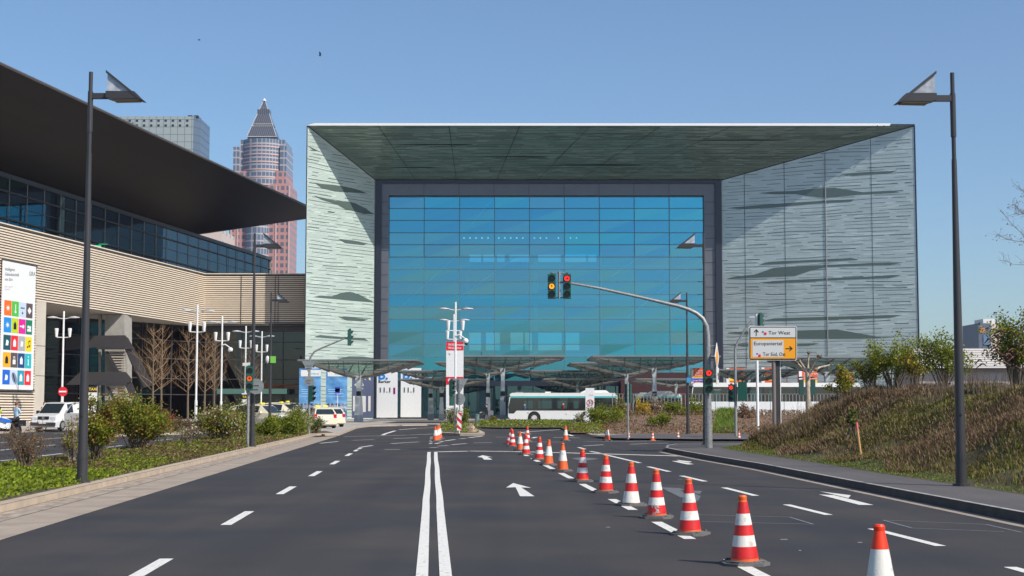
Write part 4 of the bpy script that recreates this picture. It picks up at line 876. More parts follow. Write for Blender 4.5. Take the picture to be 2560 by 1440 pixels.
# ---------------------------------------------------------------- yellow and white direction sign
D = 58.; ds = thing('direction_sign', (XG(1935, D), D, 1.0), 'large white and orange direction sign on dark posts at the foot of the embankment', 'road sign')
def fq(l, y): return [Vector((P(a, b_, D).x, D + y, P(a, b_, D).z)) for a, b_ in l]
def rr_(x0, y0, x1, y1, r=4): 
    o = []
    for cx_, cy_, a0 in ((x1 - r, y0 + r, -90), (x1 - r, y1 - r, 0), (x0 + r, y1 - r, 90), (x0 + r, y0 + r, 180)):
        for k in range(4): a = R_(a0 + 30 * k); o.append((cx_ + r * math.cos(a), cy_ + r * math.sin(a)))
    return o
M['signwhite'] = mat('sign_white', (.62, .62, .60), .45)
B = MB(); B.ext(fq(rr_(1872, 815, 1992.5, 901, 5), 0), (0, .06, 0)); B.build('panel', M['white'], ds)
B = MB(); B.ext(fq(rr_(1873.5, 816.5, 1991, 899.5, 4), -.01), (0, .005, 0), 0)
B.ext(fq([(1876, 819), (1988.5, 819), (1988.5, 843.5), (1876, 843.5)], -.016), (0, .004, 0), 1); B.ext(fq([(1876, 846), (1988.5, 846), (1988.5, 896.5), (1876, 896.5)], -.016), (0, .004, 0), 2)
B.ext(fq([(1881, 850.5), (1958.5, 850.5), (1958.5, 892.5), (1881, 892.5)], -.022), (0, .004, 0), 1)
B.v = B.v; B.build('face', [M['ink'], M['signwhite'], M['orange']], ds)
B = MB(); B.npoly(fq([(1875, 818), (1989.5, 818), (1989.5, 897.5), (1875, 897.5)], .2))
B = MB(); k = 1 / FPX * D
B.text('Tor West', fq([(1921, 836)], -.026)[0], 12.5 * k, sx=1.07); B.text('Europaviertel', fq([(1884, 863)], -.03)[0], 13.2 * k, sx=1.0); B.text('Tor Süd, Ost', fq([(1907, 889.5)], -.03)[0], 12.5 * k, sx=.85)
def ar(cx_, cy_, s, rot):
    pts = [(-.1, -.9), (.1, -.9), (.1, .45), (.52, .0), (.62, .22), (0, .95), (-.62, .22), (-.52, 0), (-.1, .45)]
    c_, s_ = math.cos(rot), math.sin(rot); B.npoly(fq([(cx_ + (a * c_ - b_ * s_) * s, cy_ - (a * s_ + b_ * c_) * s) for a, b_ in pts], -.026))
ar(1890.5, 831.5, 9.5, 0); ar(1972.5, 871.5, 10, -math.pi / 2); B.build('lettering', M['ink'], ds)
B = MB(); 
for cx_, cy_ in ((1911, 832), (1896.5, 887)):
    B.npoly(fq([(cx_ - 1, cy_ - 1), (cx_ + 5, cy_ - 1), (cx_ + 5, cy_ + 5), (cx_ - 1, cy_ + 5)], -.03), 0); B.npoly(fq([(cx_ - 4, cy_ - 5), (cx_ - 1.2, cy_ - 2.5), (cx_ - 4, cy_), (cx_ - 6.5, cy_ - 2.5)], -.03), 1)
B.build('emblem', [M['red'], M['blue']], ds)
B = MB(); x = XG(1939.5, D, 980) - .05; B.tube([(x, D + .12, .3), (x, D + .12, 4.2)], .075, 12); B.build('round_post', mat('brown_pole', (.20, .17, .155), .5), ds)
B = MB(); B.bx(XG(1940, D) + .03, XG(1952.5, D), D + .15, D + .25, .8, 4.3); B.build('dark_board', M['dkmetal'], ds)
B = MB(); B.tube([(XG(1954, D), D + .2, .8), (XG(1954, D), D + .2, 4.2)], .02, 6); B.build('white_rod', M['white'], ds)
# ---------------------------------------------------------------- no entry sign, TAXI signs, stake, 30 pylon, street name
D = 128.; ne = thing('no_entry_sign', (XG(157, D), D, .1), 'round red no entry sign in front of the left white mast', 'road sign')
B = MB(); B.disc(P(157, 979, D), .4, (0, -1, 0), 24, 0, .03); B.build('disc', M['red'], ne); B = MB(); B.box(P(157, 979, D) + Vector((0, -.04, 0)), (.6, .01, .13)); B.build('bar', M['white'], ne); B = MB(); x = XG(157, D); B.tube([(x, D + .05, .1), (x, D + .05, zat(985, D))], .04, 8); B.build('post', M['white'], ne)
def panel_sign(name, label, cat, D, x0, y0, x1, y1, bands, texts, th=.12, foot=None, gap=.0):
    t = thing(name, (XG((x0 + x1) / 2, D), D, .1), label, cat); B = MB()
    B.bx(XG(x0, D, y1), XG(x1, D, y1), D, D + th, zat(y1, D), zat(y0, D)); B.build('panel', M['white'] if bands is None or True else None, t)
    for a, b_, mm in bands or []:
        B = MB(); B.bx(XG(x0, D, y1) + gap, XG(x1, D, y1) - gap, D - .012, D - .004, zat(b_, D), zat(a, D)); B.build('colour_field', mm, t)
    for (s_, x, y, h, mm, bo) in texts:
        B = MB(); p = P(x, y, D); B.text(s_, (p.x, D - .02, p.z), h * D / FPX * 1.35, bold=bo); B.build('lettering', mm, t)
    if foot: B = MB(); B.bx(XG(foot[0], D), XG(foot[1], D), D, D + th, .1, zat(y1, D)); B.build('foot', M['white'], t)
    return t
panel_sign('taxi_sign', 'black sign with yellow TAXI lettering above a white poster near the outside stairs', 'sign', 145., 219, 965, 242, 1003, [(965, 981, M['ink']), (982, 1003, M['offwhite'])], [('TAXI', 222, 976, 7, M['yellow'], .02)], foot=(222, 240))
panel_sign('taxi_sign', 'white sign with a black and yellow taxi field half hidden by the amber traffic light', 'sign', 120., 604, 983, 622, 1012, [(986, 998, M['ink'])], [('TAXI', 606, 995, 6, M['yellow'], .02)], foot=(611, 614))
panel_sign('taxi_rank_sign', 'small blue sign with a magenta square by the two standing men', 'sign', 128., 837.5, 968, 850, 988, [(968, 988, M['blue']), (971, 980, mat('magenta', (.5, .0, .25), .4))], [('TAXI', 838.6, 986.5, 3.6, M['white'], .02)], foot=(843, 844.6))
wp_ = panel_sign('welcome_pylon', 'tall white and red welcome pylon behind the traffic island', 'sign', 140., 1115, 854, 1158, 1046, [(854, 876, M['red']), (942, 962, M['red'])], [('Willkommen', 1120, 864.5, 6.2, M['white'], .008), ('Welcome', 1120, 872.5, 6.2, M['white'], .008)], th=.5)
D = 140.; B = MB(); B.npoly([Vector((P(a, b_, D).x, D - .02, P(a, b_, D).z)) for a, b_ in ((1119, 950.5), (1124, 945.5), (1125.5, 947), (1123, 949.5), (1130, 949.5), (1130, 951.5), (1123, 951.5), (1125.5, 954), (1124, 955.5))]); B.build('arrow', M['white'], wp_)
B = MB(); B.bx(XG(1121, D), XG(1122.2, D), D - .02, D - .01, zat(885, D), zat(883, D)); B.bx(XG(1123, D), XG(1125, D), D - .02, D - .01, zat(887.5, D), zat(884.5, D)); B.build('emblem', M['ink'], wp_)
D = 112.; p30 = panel_sign('speed_limit_pylon', 'narrow white pylon with a round 30 speed limit in front of the bus', 'sign', D, 1464, 970, 1486, 1062, [], [('Messe', 1473, 989, 3.2, M['signback'], 0), ('30', 1469.5, 1011, 10, M['ink'], 0)], th=.15)
B = MB(); c = P(1475, 1007, D); k = 24
for r0, r1, y in ((.20, .25, -.018),):
    vs_ = []
    for j in range(k): a = 6.2832 * j / k; vs_ += [c + Vector((math.cos(a) * r0, y, math.sin(a) * r0)), c + Vector((math.cos(a) * r1, y, math.sin(a) * r1))]
    B.add(vs_, [(2 * j, 2 * j + 1, (2 * j + 3) % (2 * k), (2 * j + 2) % (2 * k)) for j in range(k)])
B.build('ring', M['red'], p30)
D = DG(1085, .1); t = thing('street_name_sign', (XG(1745, D), D, 3.0), 'small blue street name plate on the thin distant lamp right of centre', 'sign')
B = MB(); B.bx(XG(1728, D, 950), XG(1758, D, 950), D - .12, D - .08, zat(954, D), zat(946, D)); B.build('plate', M['blue'], t); B = MB(); p = P(1731, 952.3, D); B.text('Europa-Allee', (p.x, D - .125, p.z), 5.6 * D / FPX * .85, bold=.01); B.build('lettering', M['white'], t)
B = MB(); B.bx(XG(1716, D, 950), XG(1726, D, 950), D - .16, D - .1, zat(957, D), zat(944, D)); tag(B.build('house_number_plate', mat('sign_blue_mid', (.05, .3, .55), .4)), 'small light blue plate on the lamp pole next to the street name', 'sign')
st = thing('survey_stake', tuple(G(2153, 1146, .3)), 'leaning wooden stake with a pink painted top in the embankment grass', 'stake')
D = DG(1146, .3); a = P(2153, 1146, D); c = P(2141, 1056, D); m_ = a.lerp(c, .78)
B = MB(); B.tube([a, m_], .035, 6); B.build('wood', mat('raw_wood', (.62, .33, .14), .7), st); B = MB(); B.tube([m_, c], .036, 6); B.build('painted_top', mat('pink_paint', (.75, .16, .16), .6), st)
# orange information pillars
def opillar(label, x0, x1, y0, D, y1=1010, white_left=True, th=.8):
    t = thing('information_pillar', (XG(x0, D), D, .1), label, 'sign'); B = MB(); B.bx(XG(x0, D), XG(x1, D), D, D + th, .1, zat(y0, D)); B.build('body', mat('pillar_orange', (.78, .10, .015), .4), t)
    B = MB(); w_ = (x1 - x0) * .16; B.bx(XG(x0, D) - .02, XG(x0 + w_, D), D - .015, D + .02, .1, zat(y0, D) + .01); B.build('edge_panel', M['white'], t)
    B = MB(); h = (y1 - y0); B.bx(XG(x0 + w_, D) + .01, XG(x1, D) - .01, D - .012, D - .003, zat(y0 + 32, D), zat(y0 + 22, D)); B.build('yellow_band', M['yellow'], t)
    B = MB()
    for i, s_ in enumerate(('Deutsche Bahn', 'Halle 11', 'Eingang West')): p = P(x0 + w_ + 3, y0 + 8 + i * 6, D); B.text(s_, (p.x, D - .02, p.z), 6 * D / FPX, bold=.005)
    B.build('lettering', M['white'], t); return t
opillar('orange information pillar with yellow band just left of the big mast', 1729, 1762, 920, 172.); opillar('low set orange pillar top behind the bent mast', 1817, 1862, 920, 196.); opillar('orange pillar top directly behind the direction sign posts', 1905, 1950, 919, 196.)
opillar('orange pillar behind the pollarded tree', 1999, 2044, 928, 150.); opillar('orange pillar partly covered by the green bush', 2096, 2134, 931, 150.)
for x, lb in ((2001, 'left'), (2030, 'right')):
    D = 118.; B = MB(); B.box((XG(x + 3, D), D, zat(968, D)), (.34, .3, 1.2)); B.lathe([(.2, 0), (.18, .1), (0, .13)], (XG(x + 3, D), D, zat(968, D) + .7), 10); tag(B.build('green_cabinet', mat('cabinet_green', (.01, .06, .045), .5)), f'dark green case {lb} of the pollarded tree trunk', 'cabinet')
# ---------------------------------------------------------------- advertising banners at the hall
def vban(name, label, D, x0, x1, y0, y1, m, parts_):
    t = thing(name, (XG(x0, D), D, 0), label, 'banner'); B = MB(); B.bx(XG(x0, D, 950), XG(x1, D, 950), D, D + .15, zat(y1, D), zat(y0, D)); B.build('banner_sheet', m, t)
    for (kind, a, mm, nm) in parts_:
        B = MB()
        if kind == 'r': B.bx(XG(a[0], D, 950), XG(a[2], D, 950), D - .03, D - .012, zat(a[3], D), zat(a[1], D))
        elif kind == 't': p = P(a[1], a[2], D); B.text(a[0], (p.x, D - .04, p.z), a[3] * D / FPX * 1.36, bold=a[4], sx=a[5] if len(a) > 5 else 1)
        elif kind == 'p': B.npoly([Vector((P(u_, v_, D).x, D - .045, P(u_, v_, D).z)) for u_, v_ in a])
        B.build(nm, mm, t)
    return t
mb = mat('banner_blue', (.03, .22, .62), .5, var=.4, vs=.5, col2=(.20, .48, .82), stretch=(1, 1, 2.2)); lb = mat('banner_line', (.35, .62, .9), .5); tealink = mat('teal_ink', (.05, .45, .5), .5); collage = mat('banner_collage', (.02, .10, .35), .5, var=.5, vs=2.2, col2=(.5, .6, .7), detail=1)
for i, (x0, x1, yb_) in enumerate(((748, 802, 1047), (815, 868, 1048))):
    pp = [('r', (x0 + 4, 925, x1, 941), M['white'], 'title_field'), ('t', ('SIEMENS', x0 + 22, 937, 5, 0, 1.1), tealink, 'lettering'), ('r', (x0, 1008, x1, 1030), collage, 'picture_strip')]
    for y in (973, 978, 983): pp.append(('r', (x0 + 5, y, x0 + 38 + (y % 3) * 3, y + 1.8), lb, 'text_line'))
    pp.append(('r', (x0 + 5, 990, x0 + 44, 991.3), lb, 'text_line'))
    if i: pp += [('r', (x0 + 22, 1028, x0 + 34, 1040), mat('banner_green', (.02, .45, .2), .5), 'green_square'), ('r', (x0 + 36, 1028, x0 + 48, 1040), M['offwhite'], 'pale_square')]
    vban('blue_banner', ('blue banner with a white title field, left of the pair beside the taxi rank' if i == 0 else 'blue banner with a green square at its foot, right of the pair by two men'), 198.6, x0, x1, 921, yb_, mb, pp)
gb = mat('banner_slate', (.10, .12, .20), .5, var=.1, vs=.5)
vban('slate_banner', 'slate grey banner behind the leftmost canopy column', 199.2, 880, 934, 938, 1045, gb, [('t', ('euro', 886, 965, 9, .03), M['offwhite'], 'lettering'), ('t', ('lounge', 890, 973, 5, .02), M['offwhite'], 'lettering'), ('r', (883, 990, 888, 1028), M['offwhite'], 'pale_field'), ('r', (906, 990, 915, 1030), M['offwhite'], 'pale_field'), ('r', (921, 990, 927, 1028), M['offwhite'], 'pale_field'), ('p', ((905, 940), (914, 940), (914, 951), (909, 947)), M['offwhite'], 'pale_field'), ('p', ((921, 938), (926, 938), (927, 951), (922, 950)), M['offwhite'], 'pale_field')])
bi = mat('banner_cyan_ink', (.0, .22, .68), .5)
vban('white_banner', 'white banner with a blue B and black numbers, left of two, with a purple tab', 201., 942, 994, 922, 1044, M['white'], [('t', ('B.', 945, 948, 24, .03, 1.0), bi, 'initial'), ('t', ('Berker', 946, 957, 7, .02, 1.15), M['ink'], 'lettering'), ('t', ('11.1', 946, 981, 13, .01, 1.1), M['ink'], 'number'), ('r', (983.5, 969, 988.5, 985), mat('purple_tab', (.25, .0, .2), .5), 'tab')])
vban('white_banner', 'white banner with a blue B behind the entrance glass edge, right of two', 203., 1002, 1053, 920, 1043, M['white'], [('t', ('B.', 1006, 948, 24, .03, 1.0), bi, 'initial'), ('t', ('11.1', 1006, 981, 13, .01, 1.1), M['ink'], 'number')])
# ---------------------------------------------------------------- canopies: shallow inverted glass pyramids on steel columns
M['cansteel'] = mat('canopy_steel', (.22, .22, .215), .45, metal=.35, var=.08, vs=1); M['canglass'] = glassmat('canopy_glass', (.72, .78, .75), (.5, .58, .58), .16, .08); M['canpanel'] = mat('canopy_louvre', (.62, .63, .58), .5, var=.1, vs=.6)
M['colpaint'] = mat('column_paint', (.62, .64, .67), .5, var=.1, vs=1.2)
def canopy(label, xl, xr, y, D, xc, yc, wc, yb=None, depth=None, colD=None):
    X0, X1 = XG(xl, D, y), XG(xr, D, y); z = zat(y, D); dp = depth or (X1 - X0) * .9; Cx = XG(xc, D + dp / 2); Cy = D + dp / 2
    if Cx < X0 or Cx > X1: Cx = (X0 + X1) / 2
    za = zat(yc, Cy); t = thing('canopy', (Cx, Cy, .1), label, 'canopy', 'glass canopies before the entrance')
    cor = [Vector((X0, D, z)), Vector((X1, D, z)), Vector((X1, D + dp, z)), Vector((X0, D + dp, z))]; ap = Vector((Cx, Cy, za))
    B = MB()
    for i in range(4): B.tube([cor[i], cor[(i + 1) % 4]], .11, 6, sm=False)
    B.build('edge_beam', M['cansteel'], t)
    B = MB(); top = [c + Vector((0, 0, .05)) for c in cor]; B.poly(top)
    B.build('glass_roof', M['canglass'], t)
    B = MB(); B2 = MB(); n = 7
    for i in range(4):
        a, b_ = cor[i], cor[(i + 1) % 4]; ra = .06
        B.tube([a, ap], .12, 6, sm=False)
        for k in range(1, n + 1):
            s_ = k / (n + 1); e = a.lerp(b_, s_); sd_ = (e - ap); tt = 1 - 2 * min(s_, 1 - s_)    # rib from the edge perpendicular inwards to the hip
            hip = ap.lerp(a if s_ < .5 else b_, tt) if abs(s_ - .5) > .01 else ap
            B.ext([e - Vector((0, 0, .02)), hip - Vector((0, 0, .3)), hip + Vector((0, 0, .0)), e + Vector((0, 0, .03))], (b_ - a).normalized() * .09)
        for r_, lv in enumerate((.30, .62)):
            p0, p1 = ap.lerp(a, lv), ap.lerp(b_, lv); q0, q1 = ap.lerp(a, lv + .3), ap.lerp(b_, lv + .3)
        p0, p1, q0, q1 = ap.lerp(a, .5), ap.lerp(b_, .5), a, b_
        up_ = Vector((0, 0, .12)); B2.poly([ap.lerp(a, .18) + up_, ap.lerp(b_, .18) + up_, b_.lerp(ap, .02) + Vector((0, 0, -.01)), a.lerp(ap, .02) + Vector((0, 0, -.01))])
    B3 = MB()
    for i in range(4):
        a, b_ = cor[i], cor[(i + 1) % 4]
        for (h0, h1) in ((a, b_), (b_, a)):
            for k in range(5):
                s0, s1 = .22 + .15 * k, .34 + .15 * k; q0, q1 = ap.lerp(h0, s0), ap.lerp(h0, s1); inn = (h1 - h0) * .13; dn = Vector((0, 0, -.14))
                B3.poly([q0 + dn + (h1 - h0) * .02, q1 + dn + (h1 - h0) * .02, q1 + inn + dn, q0 + inn + dn])
    B3.build('louvre_panel', M['canpanel'], t)
    B.build('rib', M['cansteel'], t); B2.build('underside', M['canglass2'], t)
    hw = wc * Cy / FPX / 2
    if wc:
        B = MB(); B.ext([(Cx - hw, Cy - .35, .1), (Cx + hw, Cy - .35, .1), (Cx + hw * .55, Cy - .35, za - .9), (Cx + hw * .9, Cy - .35, za + .25), (Cx - hw * .9, Cy - .35, za + .25), (Cx - hw * .55, Cy - .35, za - .9)], (0, .7, 0)); cl_ = B.build('column', M['colpaint'], t)
        B = MB(); B.bx(Cx - .25, Cx + .25, Cy - .37, Cy - .355, 2.9, 3.4); B.build('number_plate', M['ink'], cl_)
        B = MB(); B.ext([(Cx - hw * 1.02, Cy - .36, .1), (Cx + hw * 1.02, Cy - .36, .1), (Cx + hw * .93, Cy - .36, .9), (Cx - hw * .93, Cy - .36, .9)], (0, .72, 0)); B.build('plinth', mat('plinth_grey', (.33, .35, .39), .5), cl_)
    return t
M['canglass2'] = glassmat('canopy_soffit_glass', (.62, .70, .66), (.45, .52, .50), .22, .2)
canopy('leftmost glass canopy, with its column in front of the slate banner', 745, 1044, 901, 158., 897, 945, 22)
canopy('wide glass canopy right of the welcome pylon, on the column left of the bus', 1118, 1412, 891, 158., 1257, 925, 16)
canopy('glass canopy reaching out left of the welcome pylon behind a wider one', 1088, 1340, 906, 176., 1220, 938, 13, depth=10)
canopy('glass canopy right of centre above the second bus', 1482, 1800, 891, 160., 1636, 925, 16)
canopy('glass canopy just left of and behind the one over the second bus', 1427, 1700, 908, 176., 1566, 940, 12, depth=10)
canopy('small low glass canopy right of the white banners', 992, 1190, 928, 186., 1077, 948, 15, depth=9)
canopy('lowest small glass canopy overlapping the right white banner', 1000, 1215, 949, 178., 1104, 972, 13, depth=9)
canopy('low glass canopy behind the front half of the bus', 1286, 1580, 928, 186., 1445, 955, 10, depth=10)
canopy('lowest glass canopy directly above the bus roof', 1360, 1560, 948, 180., 1444, 970, 10, depth=9)
canopy('low glass canopy behind the second bus and the priority sign', 1590, 1790, 948, 190., 1690, 965, 8, depth=9)
canopy('glass canopy behind the yellow direction sign', 1797, 2040, 925, 165., 1875, 952, 14)
canopy('rightmost glass canopy behind the pollarded tree', 1968, 2290, 894, 160., 2068, 935, 16)
# ---------------------------------------------------------------- outside stair of the hall
stt = thing('outside_stair', (-48, 178, 0), 'dark metal zigzag outside stair wrapped round a concrete core', 'stair'); D = 176.
def dq(l, d, mat_, nm, th=.12, par=stt): B = MB(); B.ext([P(a, b_, d) for a, b_ in l], (0, th, 0)); return B.build(nm, mat_, par)
dq([(262, 786), (311, 786), (311, 1062), (262, 1062)], D + 1.8, M['concrete'], 'core', 3.5); dq([(246, 786), (252, 786), (252, 1062), (246, 1062)], D + 1.8, M['concrete'], 'slim_pier', .5)
bal = mat('balustrade', (.05, .046, .048), .5, var=.08, vs=1, bump=.1)
dq([(164, 840), (313, 838), (335, 873), (240, 868), (164, 876)], D - .2, bal, 'balustrade'); dq([(312, 838), (321, 846), (383, 963), (360, 969), (313, 873)], D, bal, 'balustrade')
dq([(165, 962), (200, 930), (315, 930), (331, 950), (313, 962), (243, 962)], D - 1.2, bal, 'balustrade'); dq([(311, 930), (322, 940), (349, 1000), (332, 1008), (312, 962)], D - 1.0, bal, 'balustrade')
dq([(240, 868), (313, 868), (316, 872), (240, 872)], D - .5, M['dkmetal'], 'landing', 2.0); dq([(243, 958), (313, 958), (316, 963), (243, 963)], D - 1.5, M['dkmetal'], 'landing', 2.0)
for (x0, y0, x1, y1, n_, dd) in ((262, 878, 290, 930, 9, 0), (265, 966, 288, 1016, 8, -1.)):
    for i in range(n_):
        f = i / (n_ - 1); ya = y0 + (y1 - y0) * f; xa = x0 + 8 + (x1 - x0) * f; B = MB(); B.ext([P(xa, ya, D + dd), P(311, ya, D + dd), P(311, ya + 2.6, D + dd), P(xa + 1, ya + 2.6, D + dd)], (0, 1.2, 0)); B.build('tread', mat('tread_beige', (.5, .43, .35), .7) if i == 0 and dd == 0 else bpy.data.materials['tread_beige'], stt)
    dq([(x0, y0), (x0 + 8, y0), (x1 + 10, y1 + 2), (x1 + 3, y1 + 4)], D + dd - .1, M['dkmetal'], 'stringer')
dq([(312, 873), (318, 876), (362, 967), (355, 972)], D + .6, M['dkmetal'], 'stringer'); dq([(285, 1016), (292, 1016), (303, 1060), (290, 1060)], D - 1.1, bal, 'stringer')
# ================================================================ TRAFFIC CONES
M['conered'] = mat('cone_red', (.50, .02, .018), .42, vs=8, bump=.1, col2=(.80, .018, .016), detail=9, rand=True); M['coneorange'] = mat('cone_orange', (.62, .11, .03), .45, vs=7, bump=.1, col2=(.88, .13, .015), detail=8, rand=True)
M['conewhite'] = mat('cone_white', (.50, .46, .40), .4, vs=7, bump=.15, col2=(.80, .76, .68), detail=9, rand=True); rp = M['conewhite'].node_tree.nodes['Color Ramp'].color_ramp.elements; rp[0].position = .30; rp[1].position = .46; M['conebase'] = mat('cone_base', (.13, .125, .12), .8, var=.2, vs=12, bump=.3); M['conevivid'] = mat('cone_vivid_red', (.86, .045, .008), .4, var=.08, vs=8); M['scuff'] = mat('cone_scuff', (.3, .2, .15), .8, var=.6, vs=30, col2=(.7, .6, .55))
def cone(kind, label):
    """kind A: five red/white bands; B: orange, one white band; C: red tip, tall white; D: battered, white foot; S: small two banded"""
    t = thing('traffic_cone', (0, 0, 0), label, 'traffic cone', 'striped traffic cones marking off the lane')
    H = .75; sc = .62 if kind == 'S' else 1; H *= sc; bw = .245 * sc; rad = lambda z: (.155 - .118 * (z / H)) * sc
    B = MB(); h = .035 * sc
    oct_ = [(bw * a, bw * b_) for a, b_ in ((1, .55), (.55, 1), (-.55, 1), (-1, .55), (-1, -.55), (-.55, -1), (.55, -1), (1, -.55))]
    B.ext([(a, b_, 0) for a, b_ in oct_], (0, 0, h)); B.ext([(a * .86, b_ * .86, h) for a, b_ in oct_], (0, 0, .012))
    for k in range(4):
        a = math.pi / 2 * k + .78; B.tube([(bw * .85 * math.cos(a - .5), bw * .85 * math.sin(a - .5), h + .012), (bw * .95 * math.cos(a), bw * .95 * math.sin(a), h + .02), (bw * .85 * math.cos(a + .5), bw * .85 * math.sin(a + .5), h + .012)], .012, 5)
    B.build('base', M['conebase'] if kind != 'S' else M['coneorange'], t)
    bands = {'A': [(0, .06, 1), (.06, .235, 0), (.235, .40, 2), (.40, .555, 0), (.555, .725, 2), (.725, .90, 0), (.90, 1, 1)], 'B': [(0, .03, 1), (.03, .34, 1), (.34, .72, 2), (.72, 1, 1)], 'C': [(0, .2, 4), (.2, .72, 2), (.72, 1, 4)],
             'D': [(0, .03, 1), (.03, .30, 2), (.30, .50, 0), (.50, .72, 2), (.72, .9, 0), (.9, 1, 1)], 'S': [(0, .25, 1), (.25, .42, 2), (.42, .6, 1), (.6, .76, 2), (.76, 1, 1)]}[kind]
    prof = []; mi = []
    for a, b_, m_ in bands:
        e = .003 if m_ != 1 else 0
        prof += [(rad(a * H) + e, h + a * (H - h)), (rad(b_ * H) + e, h + b_ * (H - h) - .001)]; mi += [m_, m_]
    mi = mi[:-1]
    prof[-1] = (rad(H), H - .02 * sc)
    B = MB(); B.lathe(prof, (0, 0, 0), 28, mi); z = H - .02 * sc
    B.lathe([(rad(H), z - .035), (.046 * sc, z - .03), (.048 * sc, z), (.036 * sc, z + .018), (0, z + .02)], (0, 0, 0), 20, 4 if kind == 'C' else 1)
    if kind == 'D':
        rr = random.Random(4)
        for k in range(14):
            a = rr.uniform(3.4, 6.2); zz = rr.uniform(.06, .2); r = rad(zz) + .006; w_ = rr.uniform(.02, .05)
            B.npoly([(r * math.cos(a), r * math.sin(a), zz), (r * math.cos(a + w_ * 6), r * math.sin(a + w_ * 6), zz - .03), (rad(zz + .08) * math.cos(a + .12) * 1.06, rad(zz + .08) * math.sin(a + .12) * 1.06, zz + rr.uniform(.03, .09))], rr.choice((0, 0, 3)))
    B.build('cone_body', [M['conered'], M['coneorange'], M['conewhite'], M['scuff'], M['conevivid']], t)
    return t
protos = {}
CL = [('C', 2204, 1543, 'white and red cone nearest the camera, its foot below the picture edge'), ('A', 1862, 1412, 'red and white banded cone, large, second from the picture edge'), ('A', 1725, 1337, 'red and white banded cone third from the front of the row'),
      ('E', 1642, 1295, 'red and white cone with a torn foot, fourth from the front'), ('D', 1578, 1264, 'worn cone with a peeling dirty white foot, fifth in the row'), ('A', 1514, 1232, 'red and white banded cone sixth from the front, behind the worn one'),
      ('A', 1456, 1204, 'red and white banded cone seventh from the front, before the two orange ones'), ('B', 1407, 1178, 'orange cone with one white band, the nearer of two orange ones in the row'), ('B', 1371, 1163, 'orange cone with one white band, the farther of two in the row'),
      ('A', 1348, 1150, 'red and white banded cone just behind the two orange ones'), ('A', 1315, 1137, 'red and white banded cone on the stop line'), ('A', 1318, 1104, 'red and white banded cone directly behind the one on the stop line'),
      ('B', 1301, 1127, 'orange cone with a white band left of the stop line cone'), ('A', 1281, 1117, 'pale footed banded cone at the far end of the row, nearer of the last pair'), ('A', 1272, 1112, 'banded cone at the far end of the row, leftmost and leaning'),
      ('B', 1414, 1102, 'orange cone with a white band standing alone at the kerb end beyond the row'), ('B', 1518, 1102, 'orange and white cone before the brown bushes, right of the lone one'), ('S', 1571, 1099.5, 'small orange cone at the foot of the slim signal post'),
      ('S', 1631.5, 1101.5, 'small orange cone with two pale bands, middle of the far right three'), ('S', 1695, 1098.5, 'small orange cone left of the big mast on the far lane edge'), ('S', 1847.5, 1100, 'small orange cone at the foot of the bent mast'),
      ('B', 1089, 1103, 'orange cone left in the tight cluster by the traffic island'), ('B', 1094.5, 1101, 'orange cone in the middle of the cluster by the traffic island'), ('B', 1099, 1097, 'orange cone right in the cluster by the traffic island')]
rr = random.Random(3)
for i, (k, x, y, lb) in enumerate(CL):
    p = G(x, y); rz = rr.uniform(-.5, .5); kk = 'A' if k == 'E' else k
    if kk not in protos: c = protos[kk] = cone(kk, lb); c.location = p; c.rotation_euler = (0, 0, rz)
    else: c = dup(protos[kk], p, rz, lb)
    c.rotation_euler = (R_(rr.uniform(-1.6, 1.6)), R_(rr.uniform(-1.6, 1.6)), rz)
    if i == 14: c.rotation_euler = (R_(4), R_(9), .3)
    if k == 'E':
        B = MB(); q = random.Random(6)
        for _ in range(14):
            a = q.uniform(-2.4, -1.4) - rz; z = q.uniform(.07, .2); r = .158 - .157 * z + .004
            B.poly([(p.x + r * math.cos(a + rz), p.y + r * math.sin(a + rz), z), (p.x + r * math.cos(a + rz + .25), p.y + r * math.sin(a + rz + .25) - .004, z - .012), (p.x + r * math.cos(a + rz + .12), p.y + r * math.sin(a + rz + .12) - .006, z + q.uniform(.02, .05))])
        B.v = [(a - p.x, b_ - p.y, c_) for a, b_, c_ in B.v]; o = B.build('torn_film', M['conewhite']); o.parent = c; o.rotation_euler = (0, 0, -rz)
